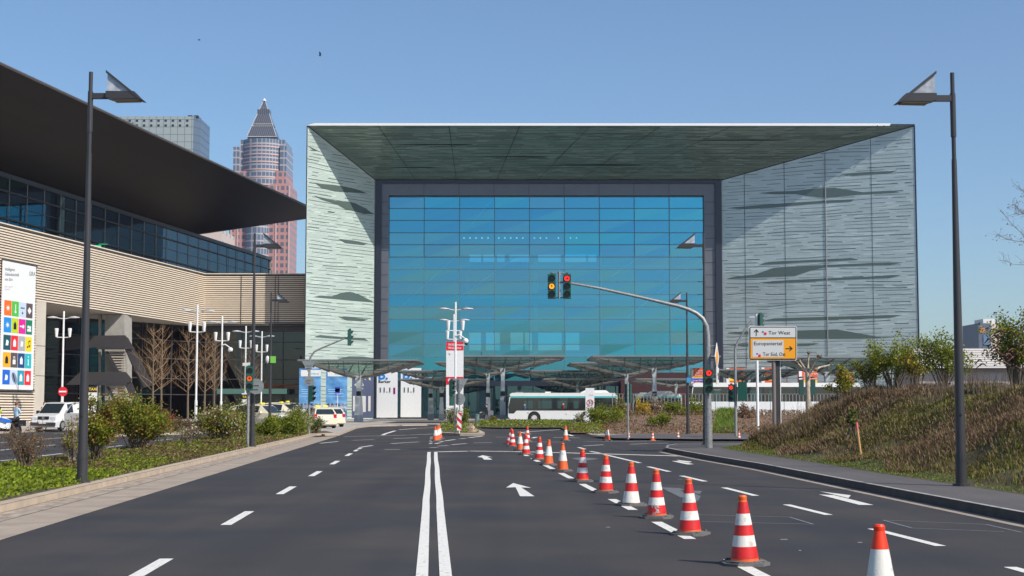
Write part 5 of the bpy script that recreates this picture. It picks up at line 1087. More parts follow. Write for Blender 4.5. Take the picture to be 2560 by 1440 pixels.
# ================================================================ PEOPLE
SK = {'skin': mat('skin', (.55, .30, .21), .55), 'hair_d': mat('dark_hair', (.03, .02, .015), .7), 'hair_g': mat('short_brown_hair', (.16, .09, .05), .7), 'shoe': mat('shoe', (.02, .018, .016), .5)}
def skinned(verts, edges, rad):
    me = bpy.data.meshes.new('sk'); me.from_pydata([tuple(v) for v in verts], edges, []); ob = bpy.data.objects.new('sk', me); S.collection.objects.link(ob)
    md = ob.modifiers.new('s', 'SKIN'); ob.modifiers.new('u', 'SUBSURF').levels = 1
    for i, r in enumerate(rad):
        sv = me.skin_vertices[0].data[i]; sv.radius = r if isinstance(r, tuple) else (r, r); sv.use_root = (i == 0)
    me2 = bpy.data.meshes.new_from_object(ob.evaluated_get(bpy.context.evaluated_depsgraph_get())); bpy.data.objects.remove(ob); return me2
def person(label, x, yb, zb, h, rz, shirt, trousers, hair='hair_d', arms='down', legs='stand', D=None, X=None):
    D = D or DG(yb, zb); X = XG(x, D, yb) if X is None else X
    t = thing('person', (X, D, zb), label, 'person'); k = h / 1.8
    A = {'down': ((.22, .02, 1.17), (.24, -.08, .92)), 'phone': ((.30, -.05, 1.30), (.13, -.14, 1.62)), 'hip': ((.33, .10, 1.18), (.20, -.04, 1.02)), 'fold': ((.27, -.06, 1.18), (.02, -.26, 1.22)), 'bar': ((.24, -.28, 1.15), (.22, -.52, 1.02))}
    al, ar_ = (A[arms], A['phone']) if arms == 'phone' else (A[arms], A[arms])
    if arms == 'phone': al = A['fold']
    V = [(0, 0, .98), (0, .01, 1.18), (0, .02, 1.40), (0, .01, 1.52), (0, -.02, 1.68)]; Rr = [(.155, .11), (.14, .10), (.17, .11), .055, .095]; E = [(0, 1), (1, 2), (2, 3), (3, 4)]
    V.append((0, -.02, 1.745)); Rr.append(.085); E.append((4, 5))
    hands = []
    for s, a in ((-1, al), (1, ar_)):
        n = len(V); V += [(s * .19, .02, 1.45), (s * a[0][0], a[0][1], a[0][2]), (s * a[1][0], a[1][1], a[1][2])]; Rr += [.062, .045, .032]; E += [(2, n), (n, n + 1), (n + 1, n + 2)]; hands.append((Vector(V[n + 1]), Vector(V[n + 2])))
        n = len(V)
        if legs == 'stand': L = [(s * .10, 0, .90), (s * .12, -.02, .50), (s * .13, .03, .09), (s * .14, -.13, .05)]
        else: L = [(s * .09, 0, .92), (s * .10, -.33 if s > 0 else -.25, .72 if s > 0 else .58), (s * .10, -.22 if s > 0 else .0, .35 if s > 0 else .18), (s * .10, -.36 if s > 0 else -.14, .30 if s > 0 else .12)]
        V += L; Rr += [.085, .06, .04, .035]; E += [(0, n), (n, n + 1), (n + 1, n + 2), (n + 2, n + 3)]
    me = skinned(V, E, Rr)
    B = MB(); B.v = [tuple(v.co) for v in me.vertices]; B.f = [tuple(p.vertices) for p in me.polygons]; B.sm = [True] * len(B.f)
    for p in me.polygons:
        c = p.center; m_ = 0
        if c.z < .09 and legs == 'stand': m_ = 3
        elif c.z < 1.0 and abs(c.x) < .2: m_ = 2
        elif c.z < 1.5: m_ = 1
        for (e_, w_) in hands:
            if (c - w_).length < .085: m_ = 0
        if c.z >= 1.0 and any((c - w_).length < .085 for e_, w_ in hands): m_ = 0
        B.m.append(m_)
    for (e_, w_) in hands:
        d = (w_ - e_).normalized(); sd_ = d.cross(Vector((0, 1, .01))).normalized()
        B.tube([w_, w_ + d * .09], [.032, .04], 8, 0)
        for q in range(4): f0 = w_ + d * .08 + sd_ * (.027 - .018 * q); B.tube([f0, f0 + d * .04, f0 + d * (.075 - .008 * abs(q - 1)) + Vector((0, -.015, 0))], [.009, .009, .007], 5, 0)
        B.tube([w_ + d * .02 + sd_ * .03, w_ + d * .06 + sd_ * .055, w_ + d * .09 + sd_ * .055], [.011, .01, .008], 5, 0)
    for s in (-1, 1): B.ball((s * .035, -.112, 1.70), .011, 6, 3); B.ball((s * .092, -.01, 1.69), .024, 6, 0, (.5, .8, 1.2))
    B.tube([(0, -.105, 1.71), (0, -.128, 1.675)], [.01, .016], 5, 0); B.box((0, -.108, 1.637), (.045, .012, .008), 4)
    def fin(B): B.v = [tuple(Matrix.Rotation(rz, 3, 'Z') @ (Vector(v) * k) + Vector((X, D, zb))) for v in B.v]; return B
    ms = [SK['skin'], mat('shirt', shirt, .8), mat('trousers', trousers, .8), SK['shoe'], mat('lips', (.4, .14, .12), .5)]
    bo = fin(B).build('body', ms, t)
    B = MB(); B.ball((0, .012, 1.735), .112, 12, 0, (.93, 1.0, .88)); B.v = [v if v[1] > -.06 or v[2] > 1.76 else (v[0], -.06, v[2]) for v in B.v]; fin(B).build('hair', SK[hair], t)
    bpy.data.meshes.remove(me); return t
person('man in a light blue shirt holding a phone to his ear beside the motorcycle', 40, 1089, .0, 2.0, R_(150), (.42, .60, .72), (.015, .017, .022), 'hair_g', 'phone')
person('man in a brown jacket with arms crossed, left of two by the taxis', 819, 1055, .1, 1.9, R_(60), (.22, .09, .045), (.03, .025, .03), 'hair_d', 'fold')
person('man in a white shirt and dark trousers beside the parked taxis', 830, 1057, .1, 1.9, R_(-40), (.75, .75, .76), (.012, .015, .03), 'hair_d', 'hip')
person('dark haired person in a white top behind the taxi roofs', 694, 1052, .1, 2.0, R_(0), (.6, .6, .6), (.02, .02, .025), 'hair_d')
person('dark clothed person far back beside the yellow taxi roof sign', 716, 1050, .1, 1.95, R_(20), (.03, .03, .035), (.02, .02, .025), 'hair_d')
person('person half hidden behind the open door of the white van', 110, 1062, .1, 1.95, R_(0), (.25, .07, .07), (.03, .03, .04), 'hair_g', D=108.)
# ================================================================ VEHICLES
def wheel(B_t, B_r, c, r, w_, ax=(0, 1, 0)):
    ax = Vector(ax); c = Vector(c); B_t.tube([c - ax * w_ / 2, c + ax * w_ / 2], r, 20)
    for s in (-1, 1): B_r.disc(c + ax * s * (w_ / 2 + .006), r * .62, ax * s, 18)
def carbody(t, st, glass, wheels, wr, mt, W_, lights, xf):
    """st: stations (x, zlow, zbelt, zroof, halfwidth belt, halfwidth roof); front at -x"""
    B = MB(); Gm = MB()
    def ring(s): x, zl, zb_, zr_, wb, wr_ = s; return [(x, -wb * .94, zl), (x, -wb, (zl + zb_) / 2), (x, -wb * .97, zb_), (x, -wr_, zr_), (x, wr_, zr_), (x, wb * .97, zb_), (x, wb, (zl + zb_) / 2), (x, wb * .94, zl)]
    for i in range(len(st) - 1):
        a, b_ = ring(st[i]), ring(st[i + 1])
        B.add(a + b_, [(k, (k + 1) % 8, 8 + (k + 1) % 8, 8 + k) for k in range(8)], 0, False)
    B.poly(ring(st[0])); B.poly(ring(st[-1])[::-1])
    B.v = [xf(v) for v in B.v]; bo = B.build('body', mt, t)
    for (i, j, f0, f1) in glass:     # side windows between stations i..j
        for sgn in (1, -1):
            q = []
            for s_, lo in ((st[i], 1), (st[j], 1), (st[j], 0), (st[i], 0)):
                x, zl, zb_, zr_, wb, wr_ = s_; f = .06 if lo else .88; q.append((x, sgn * ((wb * .97) * (1 - f) + wr_ * f + .012), zb_ + (zr_ - zb_) * f))
            xm = (q[0][0] + q[1][0]) / 2; q = [(xm + (v[0] - xm) * .94, v[1], v[2]) for v in q]; Gm.poly(q)
    for (i, j) in f_glass(st):
        a, b_ = st[i], st[j]; n = -1 if i < j else 1
        Gm.poly([(a[0] + n * .07, -a[4] * .8, a[2] + .05), (a[0] + n * .07, a[4] * .8, a[2] + .05), (b_[0] + n * .07, b_[5] * .9, b_[3] - .03), (b_[0] + n * .07, -b_[5] * .9, b_[3] - .03)])
    Gm.v = [xf(v) for v in Gm.v]; Gm.build('windows', M['carglass'], t)
    for wx, wy in wheels:
        T = MB(); Rm = MB(); wheel(T, Rm, (wx, wy, wr), wr, .2); T.tube([(wx, wy * .97, wr), (wx, wy * 1.0, wr)], wr * 1.12, 20); T.v = [xf(v) for v in T.v]; Rm.v = [xf(v) for v in Rm.v]; wo = T.build('wheel', M['tyre'], t); Rm.build('rim', M['steel'], wo)
    for nm, c, sz, mm in lights:
        L = MB(); L.box(c, sz); L.v = [xf(v) for v in L.v]; L.build(nm, mm, t)
def f_glass(st): return [(a, a + 1) for a in range(len(st) - 1) if st[a][2] - st[a][3] > -.08 and st[a + 1][3] - st[a + 1][2] > .3] + [(a + 1, a) for a in range(len(st) - 1) if st[a + 1][3] - st[a + 1][2] < .08 and st[a][3] - st[a][2] > .3]
M['hl'] = mat('headlight', (.7, .72, .75), .1); M['tl'] = mat('tail_light', (.6, .01, .03), .2); M['plate'] = mat('number_plate', (.75, .75, .72), .5); M['vanw'] = mat('van_white', (.80, .79, .76), .25, coat=.5); M['tsign'] = mat('taxi_roof_yellow', (.85, .72, .03), .4)
def xform(X, D, z, rz, s=1.):
    Mx = Matrix.Rotation(rz, 3, 'Z'); return lambda v: tuple(Mx @ (Vector(v) * s) + Vector((X, D, z)))
def taxi(label, x, D, rz, z=.1, s=1.0):
    X = XG(x, D, 1040); t = thing('taxi', (X, D, z), label, 'taxi', 'cream taxis waiting at the rank'); xf = xform(X, D, z, rz, s)
    st = [(-2.3, .35, .62, .64, .72, .6), (-2.15, .22, .78, .80, .84, .72), (-1.2, .2, .93, .95, .88, .78), (-.5, .2, .96, 1.44, .9, .64), (.4, .2, .97, 1.50, .9, .66), (1.3, .2, .98, 1.48, .9, .65), (2.0, .2, .98, 1.38, .88, .62), (2.32, .22, .98, 1.0, .84, .76), (2.38, .4, .7, .72, .78, .7)]
    carbody(t, st, [(3, 4, 0, 0), (4, 5, 0, 0), (5, 6, 0, 0)], [(-1.4, -.82), (-1.4, .82), (1.4, -.82), (1.4, .82)], .32, M['taxi'], .9,
            [('headlight', (-2.26, sy * .62, .66), (.1, .3, .14), M['hl']) for sy in (-1, 1)] + [('tail_light', (2.34, sy * .70, .86), (.1, .2, .26), M['tl']) for sy in (-1, 1)] + [('number_plate', (2.41, 0, .6), (.03, .5, .11), M['plate']), ('bumper', (2.38, 0, .38), (.1, 1.66, .16), M['taxi']), ('grille', (-2.31, 0, .55), (.05, .7, .18), M['ink']), ('roof_sign', (-.1, 0, 1.56), (.16, .36, .12), M['tsign']), ('mirror', (-.75, -.98, 1.0), (.12, .2, .14), M['taxi']), ('mirror', (-.75, .98, 1.0), (.12, .2, .14), M['taxi'])], xf)
    return t
taxi('rear view cream taxi with its roof sign behind the white blossom shrub', 795, 118., R_(-70), s=1.08)
taxi('cream taxi parked just ahead of the other one next to two men', 814, 126., R_(-66), s=1.08)
taxi('cream taxi with yellow roof sign between the lamp pole and the bushes', 652, 112., R_(150), z=.25, s=1.1)
taxi('dark windowed taxi whose roof sign shows over the green bush', 700, 126., R_(165), z=.35, s=1.12)
taxi('farthest taxi, only its yellow roof sign showing before the hall doors', 716, 140., R_(160), z=.5, s=1.1)
# white van with open door
X = XG(152, 108., 1060); van = thing('white_van', (X, 108., .1), 'white delivery van facing the road with its side door open, beside the hall', 'van'); xf = xform(X, 108., .1, R_(78), 1.03)
st = [(-2.4, .3, .55, .57, .85, .75), (-2.3, .2, .95, .98, .93, .82), (-1.55, .2, 1.12, 1.16, .95, .82), (-.75, .2, 1.15, 1.84, .96, .78), (0, .2, 1.15, 1.9, .96, .8), (2.3, .2, 1.15, 1.9, .96, .8), (2.4, .3, 1.1, 1.8, .92, .76)]
carbody(van, st, [(3, 4, 0, 0)], [(-1.5, -.85), (-1.5, .85), (1.5, -.85), (1.5, .85)], .34, M['vanw'], .95, [('headlight', (-2.33, sy * .72, .80), (.1, .34, .24), M['hl']) for sy in (-1, 1)] + [('grille', (-2.37, 0, .84), (.06, .8, .2), M['ink']), ('badge', (-2.41, 0, .84), (.02, .16, .16), M['steel']), ('bumper', (-2.42, 0, .42), (.12, 1.8, .22), M['dkmetal']), ('number_plate', (-2.5, 0, .5), (.02, .5, .11), M['plate']), ('mirror', (-1.1, -1.1, 1.2), (.12, .24, .26), M['ink']), ('mirror', (-1.1, 1.1, 1.2), (.12, .24, .26), M['ink'])], xf)
B = MB(); B.ext([(-1.3, -.98, .3), (-1.05, -2.0, .3), (-1.05, -2.0, 1.15), (-1.3, -.98, 1.15)], (.06, .01, 0)); B.ext([(-1.3, -.98, 1.15), (-1.28, -1.06, 1.15), (-1.0, -1.42, 1.82), (-.98, -1.36, 1.84)], (.05, .01, 0)); B.ext([(-1.05, -2.0, 1.15), (-1.06, -1.92, 1.15), (-.98, -1.9, 1.84), (-.96, -1.98, 1.84)], (.05, .01, 0)); B.ext([(-1.0, -1.42, 1.8), (-.98, -1.94, 1.8), (-.98, -1.94, 1.86), (-1.0, -1.42, 1.86)], (.05, .01, 0))
B.v = [xf(v) for v in B.v]; dr = B.build('door', mat('van_door_inner', (.4, .39, .38), .5), van)
# buses
def bus(name, label, X0, D, L, H, rz=0., stripe=True, z=.106, group='white city buses at the stop', roofbox=(.66, .93), frontglass=True, win=(.42, .83), pillars=9, door=True):
    t = thing(name, (X0, D, z), label, 'bus', group); xf = xform(X0, D, z, rz); Wd = 2.5; zb_ = .32
    def fin(B, nm, mm, par=None): B.v = [xf(v) for v in B.v]; return B.build(nm, mm, par or t)
    c = .18; prof = [(c * 1.5, zb_), (L - c, zb_), (L, zb_ + .4), (L, H - .35), (L - .25, H - .02), (.45, H), (.2, H - .12), (0, H * .45), (.02, zb_ + .25)]
    B = MB(); B.ext([(a, 0, b_) for a, b_ in prof], (0, Wd, 0)); 
    for px_ in ((.25, .9),): pass
    bo = fin(B, 'body', M['busw'])
    z0_, z1_ = H * win[0], H * win[1]
    B = MB(); B.npoly([(.06, -.012, zb_ + .62), (.62, -.012, zb_ + .62), (.95, -.012, z0_), (L - .12, -.012, z0_), (L - .12, -.012, z1_), (.26, -.012, z1_), (.03, -.012, H * .5)]); B.poly([(-.01 + .0, .12, H * .33), (-.01, Wd - .12, H * .33), (.15, Wd - .2, H - .3), (.15, .2, H - .3)])
    gl_ = fin(B, 'windows', M['darkglass'])
    r = random.Random(int(L * 100)); B = MB(); x = 2.0
    while x < L - .5: B.bx(x, x + .07, -.02, -.014, z0_, z1_); x += 1.45
    fin(B, 'window_pillar', M['ink'], gl_)
    B = MB()
    for a, b_ in ((1.7, 2.6), (3.2, 4.6), (5.2, 6.2), (6.9, 7.4)): 
        if b_ < L: B.bx(a, b_, -.018, -.013, z0_ + .15, z1_ - .3)
    fin(B, 'window_reflection', mat('seen_through', (.045, .085, .08), .1), gl_)
    if stripe: B = MB(); B.bx(.25, L - .02, -.016, -.004, H * .84, H * .89); fin(B, 'stripe', M['teal'])
    B = MB(); B.bx(.3, L - .05, -.02, -.004, z0_ - .05, z0_); fin(B, 'trim', mat('bus_trim', (.12, .03, .02), .4))
    for wx in (2.75, L - 3.3):
        B = MB(); B.disc((wx, -.02, .52), .66, (0, -1, 0), 22); B.bx(wx - .66, wx + .66, -.02, 0, .3, .5); T = MB(); Rm = MB(); wheel(T, Rm, (wx, .12, .48), .48, .3); a_ = fin(B, 'wheel_arch', M['ink']); w1 = fin(T, 'wheel', M['tyre']); fin(Rm, 'rim', mat('wheel_cover', (.62, .6, .56), .4, var=.3, vs=6), w1)
    if roofbox: B = MB(); a, b_ = roofbox[0] * L, roofbox[1] * L; B.ext([(a, .3, H), (a + .5, .3, H + .26), (b_ - .4, .3, H + .28), (b_, .3, H)], (0, Wd - .6, 0)); B.bx(L * .34, L * .39, .5, 1.6, H, H + .12); B.bx(.8, 1.6, .5, 1.5, H, H + .09); fin(B, 'roof_unit', M['busw'])
    B = MB(); B.tube([(.25, -.05, H - .35), (-.15, -.2, H - .3), (-.32, -.25, H - .5), (-.33, -.25, H - .95)], [.04, .05, .07, .09], 8); fin(B, 'mirror', M['ink'])
    B = MB(); B.box((-.01, .3, .75), (.06, .3, .2)); B.box((-.01, Wd - .3, .75), (.06, .3, .2)); fin(B, 'headlight', M['hl'])
    B = MB(); B.bx(2.0, 2.2, -.015, -.005, .95, 1.02); B.bx(6.0, 6.2, -.015, -.005, .85, .9); fin(B, 'side_marker', M['amberlit'] if 0 else mat('marker_amber', (.5, .12, .02), .4))
    return t
Xb = XG(1270, 160.); b1 = bus('city_bus', 'white city bus with teal roof stripe, its whole side in view behind the 30 pylon', Xb, 160., 11.5, 3.1)
for i, (dx, dz, c1) in enumerate(((1.75, 1.62, (.08, .30, .62)), (5.8, 1.72, (.7, .04, .03)))):
    B = MB(); B.tube([(Xb + dx, 159.975, dz - .25), (Xb + dx, 159.975, dz + .15)], [.0, .16], 6); B.ball((Xb + dx, 159.97, dz + .3), .11, 8, 1, (1, .1, 1)); tag(B.build('person', [mat('passenger_clothes', c1, .8), SK['skin']]), ('bus driver in light blue behind the windscreen side window' if i == 0 else 'passenger in red seen through the middle bus window'), 'person')
bus('city_bus', 'second white bus, only its roof and teal stripe visible above the bushes', XG(1583, 172.), 172., 5.5, 3.15, roofbox=(.3, .85))
bus('coach', 'long white and grey coach behind the white low wall on the right', XG(1727, 134.), 134., 15.0, 3.75, stripe=False, roofbox=None, win=(.30, .90), group='white city buses at the stop')
B = MB(); Dw = 122.; X0 = XG(1720, Dw); 
for i in range(11): B.bx(X0 + i * 1.1 + .02, X0 + i * 1.1 + 1.08, Dw, Dw + .12, .1, zat(1004, Dw))
tag(B.build('low_wall', M['white']), 'low white panelled wall in front of the coach', 'wall')
B = MB(); x = X0 - 6
while x < X0 + 14: B.bx(x, x + .05, Dw + 1, Dw + 1.05, .1, zat(984, Dw)); x += .28
B.bx(X0 - 6, X0 + 14, Dw + 1, Dw + 1.05, zat(985, Dw), zat(984, Dw)); tag(B.build('bar_fence', mat('fence_grey', (.28, .25, .23), .6)), 'thin vertical bar fence between bushes and the coach', 'fence')
# motorcycle at the left edge
Dk = 86.; X = XG(12, Dk, 1060); mo = thing('motorcycle', (X, Dk, 0), 'blue and white touring motorcycle cut by the left picture edge', 'motorcycle'); xf = xform(X, Dk, .0, R_(62), 1.15)
def fin(B, nm, mm, par=None): B.v = [xf(v) for v in B.v]; return B.build(nm, mm, par or mo)
for wx in (-.78, .72):
    T = MB(); Rm = MB(); wheel(T, Rm, (wx, 0, .33), .33, .14); w1 = fin(T, 'wheel', M['tyre']); fin(Rm, 'rim', M['steel'], w1)
B = MB(); B.ext([(-.85, -.25, .6), (-.4, -.3, .45), (.1, -.25, .4), (.2, -.25, .85), (-.3, -.25, 1.0), (-.7, -.25, 1.15), (-.95, -.25, .85)], (0, .5, 0)); fin(B, 'fairing', M['vanw'])
B = MB(); B.ext([(-.8, -.26, .8), (-.3, -.31, .72), (.15, -.27, .72), (.18, -.27, .86), (-.7, -.27, 1.0)], (0, .54, 0)); fin(B, 'blue_panel', mat('police_blue', (.02, .14, .5), .35))
B = MB(); B.ext([(-.72, -.22, 1.12), (-.5, -.22, 1.5), (-.46, -.22, 1.5), (-.6, -.22, 1.1)], (0, .44, 0)); fin(B, 'windscreen', M['carglass'])
B = MB(); B.ext([(.0, -.18, .8), (.75, -.18, .82), (.85, -.18, .95), (.5, -.18, .92), (.05, -.18, .9)], (0, .36, 0)); B.bx(.45, .95, -.45, .45, .55, .85); B.bx(-.3, .5, -.15, .15, .3, .7); fin(B, 'seat', M['ink'])
B = MB(); B.tube([(-.45, -.38, 1.08), (-.55, 0, 1.05), (-.45, .38, 1.08)], .025, 6); B.tube([(-.55, -.07, 1.0), (-.78, -.07, .35)], .03, 6); B.tube([(-.55, .07, 1.0), (-.78, .07, .35)], .03, 6); fin(B, 'handlebar', M['dkmetal'])
B = MB(); B.ball((-.93, 0, .88), .13, 8, 0, (.5, 1, 1)); fin(B, 'headlight', M['hl']); B = MB(); B.ball((-.45, -.1, 1.28), .12, 8); fin(B, 'top_box', mat('hi_vis', (.45, .6, .02), .6))
# cyclist under the canopies
Dk = 150.; X = XG(1216, Dk); bi_ = thing('bicycle', (X, Dk, .1), 'dark bicycle ridden by the person in black under the canopies', 'bicycle'); Mx = R_(12)
xf = xform(X, Dk, .1, Mx, 1.1); mo = bi_
for wx in (-.52, .52):
    B = MB(); B.tube([(wx + .34 * math.cos(a * .3927), 0, .35 + .34 * math.sin(a * .3927)) for a in range(17)], .02, 5); 
    for a in range(6): B.tube([(wx, 0, .35), (wx + .33 * math.cos(a * 1.05), 0, .35 + .33 * math.sin(a * 1.05))], .005, 4)
    fin(B, 'wheel', M['tyre'], bi_)
B = MB()
for a, b_ in (((-.52, .35), (-.4, .85)), ((-.45, .72), (0, .32)), ((0, .32), (.12, .85)), ((.12, .8), (-.43, .8)), ((0, .32), (.52, .35)), ((.52, .35), (.12, .75)), ((-.4, .85), (-.5, .98))): B.tube([(a[0], 0, a[1]), (b_[0], 0, b_[1])], .018, 6)
B.tube([(-.48, -.25, .98), (-.5, 0, .98), (-.48, .25, .98)], .015, 5); fin(B, 'frame', M['dkmetal'], bi_); B = MB(); B.ball((.14, 0, .9), .12, 8, 0, (1, .6, .35)); fin(B, 'saddle', M['ink'], bi_)
B = MB(); B.box((.35, 0, .95), (.5, .42, .42)); fin(B, 'rear_bag', mat('bag_grey', (.12, .13, .14), .7), bi_)
person('cyclist dressed in black riding towards the left under the canopies', 1216, 1055, .12, 1.9, R_(-78), (.015, .015, .018), (.02, .02, .025), 'hair_d', 'bar', 'ride', D=150.)
# litter bin, boulder, stone, birds
D = 145.; B = MB(); B.lathe([(.2, 0), (.2, .8), (.22, .82), (.22, .92), (0, .95)], (XG(1193, D), D, .1), 14); tag(B.build('litter_bin', mat('bin_teal', (.12, .19, .19), .5)), 'grey green litter bin by the entrance doors, left of the cyclist', 'bin')
def rock(name, label, x, y, w_, h_, m, z=.1, seed=1):
    p = G(x, y, z); r = random.Random(seed); B = MB(); B.ball((0, 0, 0), 1, 12, 0); k = w_ * p.y / FPX / 2
    B.v = [(p.x + a * k * (1 + .12 * math.sin(b_ * 5 + seed)), p.y + b_ * k * .7, p.z + max(-.05, c_ * h_ * p.y / FPX * (1 + .15 * math.sin(a * 6 + seed)))) for a, b_, c_ in B.v]; B.sm = [False] * len(B.f)
    return tag(B.build(name, m), label, 'stone')
rock('boulder', 'pinkish boulder in the planting of the traffic island', 1177, 1080, 27, 20, mat('pink_stone_rock', (.42, .28, .22), .9, var=.25, vs=3, bump=.5), .15)
rock('stone', 'grey kerb stone at the foot of the speed limit pylon', 1487, 1081, 32, 7, mat('grey_stone', (.3, .3, .29), .9, var=.2, vs=3), .1, 2); rock('stone', 'small white stone in the median beyond the first shrubs', 560, 1117, 8, 5, M['offwhite'], .13, 3); rock('stone', 'small pale block beside the second street lamp foot', 637, 1110, 7, 6, M['offwhite'], .13, 4)
def bird(label, x, y, D, s, a):
    p = P(x, y, D); B = MB(); B.ball(p, .12 * s, 8, 0, (1.8, .7, .7))
    for sg_ in (-1, 1): B.ext([p + Vector((-.08 * s, 0, .02)), p + Vector((.1 * s, 0, .02)), p + Vector((.16 * s, sg_ * .2 * s, .35 * s * a)), p + Vector((.2 * s * sg_ + .05, sg_ * .3 * s, .55 * s * a))], (0, .01, .01))
    tag(B.build('bird', mat('bird_dark', (.02, .025, .03), .8)), label, 'bird')
bird('small dark bird in the sky above the green glass tower', 800, 139, 120., .55, 1); bird('tiny dark bird high in the sky over the dark roof', 498, 100, 160., .6, .2)
# ================================================================ PLANTS
GR = leafmat('leaf_green', (.10, .14, .010), (.20, .235, .018), .4); YG = leafmat('leaf_yellowgreen', (.20, .235, .012), (.34, .36, .03), .4); RD = leafmat('leaf_reddish', (.22, .095, .02), (.36, .19, .045)); DG_ = leafmat('leaf_dark', (.03, .06, .012), (.06, .10, .02)); WB = leafmat('blossom_cream', (.55, .47, .36), (.68, .62, .5)); FO = leafmat('forsythia', (.55, .36, .02), (.7, .5, .04)); BR = leafmat('dry_leaf', (.19, .10, .055), (.30, .19, .11)); DR = leafmat('dry_grass', (.18, .125, .05), (.30, .22, .10), .3); PU = leafmat('brown_grass', (.13, .08, .045), (.21, .14, .085), .3); IVY = leafmat('ivy', (.14, .20, .010), (.32, .39, .02)); OL = leafmat('olive_grass', (.10, .085, .018), (.18, .15, .035), .3); FR_ = leafmat('fresh_grass', (.10, .19, .02), (.17, .27, .04))
def leaf(B, p, s, r, mi):
    n = Vector((r.gauss(0, 1), r.gauss(0, 1), r.gauss(0, 1))).normalized(); a = n.orthogonal().normalized(); b_ = n.cross(a); s2 = s * r.uniform(.6, 1.3)
    B.v += [tuple(p - a * s2 * .5), tuple(p + b_ * s2 * .35), tuple(p + a * s2 * .6), tuple(p - b_ * s2 * .35)]; k = len(B.v); B.f.append((k - 4, k - 3, k - 2, k - 1)); B.m.append(mi); B.sm.append(False)
def bush(label, x, yb, w_, ytop, leaves, n, ls, zb=.13, seed=0, twigs=14, dens=1, D=None, name='shrub', depth=.8, twm='twig', grp=None, rise=.15):
    """leaves: [(material, weight)]; x,w,ytop photo pixels at the depth of yb"""
    r = random.Random(seed + int(x)); D = D or DG(yb, zb); X = XG(x, D, yb); Wd = w_ * D / FPX; H = zat(ytop, D) - zb
    t = thing(name, (X, D, zb), label, 'shrub', grp or 'shrubs beside the roads'); B = MB(); ends = []
    for i in range(twigs):
        a = r.uniform(0, 6.283); q = r.uniform(.2, 1) ** .6; e = Vector((X + math.cos(a) * q * Wd / 2, D + math.sin(a) * q * Wd / 2 * depth, zb + H * r.uniform(.55, 1.0) * (1 - .35 * q * q)))
        s_ = Vector((X + r.uniform(-.12, .12) * Wd, D + r.uniform(-.1, .1), zb - .02)); m_ = s_.lerp(e, .5) + Vector((r.uniform(-.08, .08), r.uniform(-.08, .08), H * .08)); tk = .012 + .004 * H
        B.tube([s_, m_, e], [tk, tk * .6, tk * .2], 4, 0, False); ends += [m_, e, m_.lerp(e, .5)]
        for k in range(4): 
            b0 = s_.lerp(e, r.uniform(.35, .9)); e2 = b0 + Vector((r.uniform(-1, 1) * Wd * .16, r.uniform(-1, 1) * Wd * .12, r.uniform(.05, .22) * H)); B.tube([b0, e2], [tk * .45, tk * .15], 3, 0, False); ends.append(e2)
    B.build('stems', M[twm], t)
    B = MB(); cs_ = [x_ for x_ in ends if x_.z > zb + H * rise] or ends; wts = [l[1] for l in leaves]; sg = Wd * .085
    cl = [r.choices(range(len(leaves)), wts)[0] for _ in cs_]
    for i in range(int(n * 1.5)):
        j = r.randrange(len(cs_)); c = cs_[j]; p = Vector((r.gauss(c.x, sg), r.gauss(c.y, sg), max(zb + .03, r.gauss(c.z, sg * .8)))); mi = cl[j] if r.random() < .6 else r.choices(range(len(leaves)), wts)[0]
        leaf(B, p, ls, r, mi)
    B.build('foliage', [l[0] for l in leaves], t); return t
g, yg, rd, dk, wb = GR, YG, RD, DG_, WB
bush('bare twiggy shrub with few small leaves, nearest on the left in the ivy', 62, 1183, 130, 1035, [(BR, 3), (OL, 1), (RD, 1)], 650, .05, twigs=34, D=38., zb=.13, seed=1, twm='twig')
bush('thin dry stemmed shrub just left of the nearest street lamp', 182, 1175, 70, 1040, [(BR, 2), (yg, 2), (RD, 1)], 500, .06, twigs=26, D=42., twm='twiggrey', seed=2)
bush('green shrub with reddish tips right behind the nearest street lamp', 240, 1162, 104, 990, [(g, 2), (RD, 2), (yg, 2)], 3400, .075, twigs=20, D=43., seed=3)
bush('largest leafy shrub of the median with red brown flower heads', 338, 1140, 160, 982, [(g, 4), (RD, 3), (yg, 3)], 7000, .085, twigs=30, D=54., seed=4)
bush('low bare shrub between the largest shrub and the blossom shrubs', 470, 1120, 70, 1052, [(BR, 2), (yg, 1), (WB, 1)], 700, .06, twigs=24, D=62., seed=5, twm='twiggrey')
bush('shrub with cream dry leaves left of the amber light', 545, 1112, 130, 1012, [(g, 2), (yg, 2), (WB, 1), (RD, 1), (BR, 1)], 4400, .09, twigs=24, D=70., seed=6)
bush('green shrub immediately around the amber traffic light post', 602, 1105, 84, 1005, [(g, 3), (yg, 1), (BR, 1)], 2600, .09, D=76., seed=7)
bush('bright green low bush right of the second street lamp', 672, 1100, 70, 1040, [(yg, 3), (g, 3)], 3200, .09, D=78., seed=8)
bush('rounded bright green bush in front of the taxis', 712, 1095, 92, 1030, [(yg, 3), (g, 3), (dk, 1)], 4800, .09, D=82., seed=9)
bush('white blossom shrub beside the slim curved mast', 757, 1090, 78, 1008, [(wb, 2), (g, 3), (yg, 1)], 4000, .08, D=88., seed=10)
bush('small dense green shrub at the foot of the slim curved mast', 790, 1085, 44, 1040, [(g, 3), (dk, 1), (wb, 1)], 1800, .08, D=92., seed=11)
bush('brown leaved shrub on the planted island by the bare trees', 440, 1080, 60, 1045, [(BR, 3), (OL, 1)], 1400, .1, D=100., zb=.12, seed=12)
bush('red stemmed shrub against the hall glazing', 415, 1052, 42, 1018, [(mat('red_stems', (.25, .02, .03), .7), 1)], 900, .09, D=128., zb=.1, seed=13)
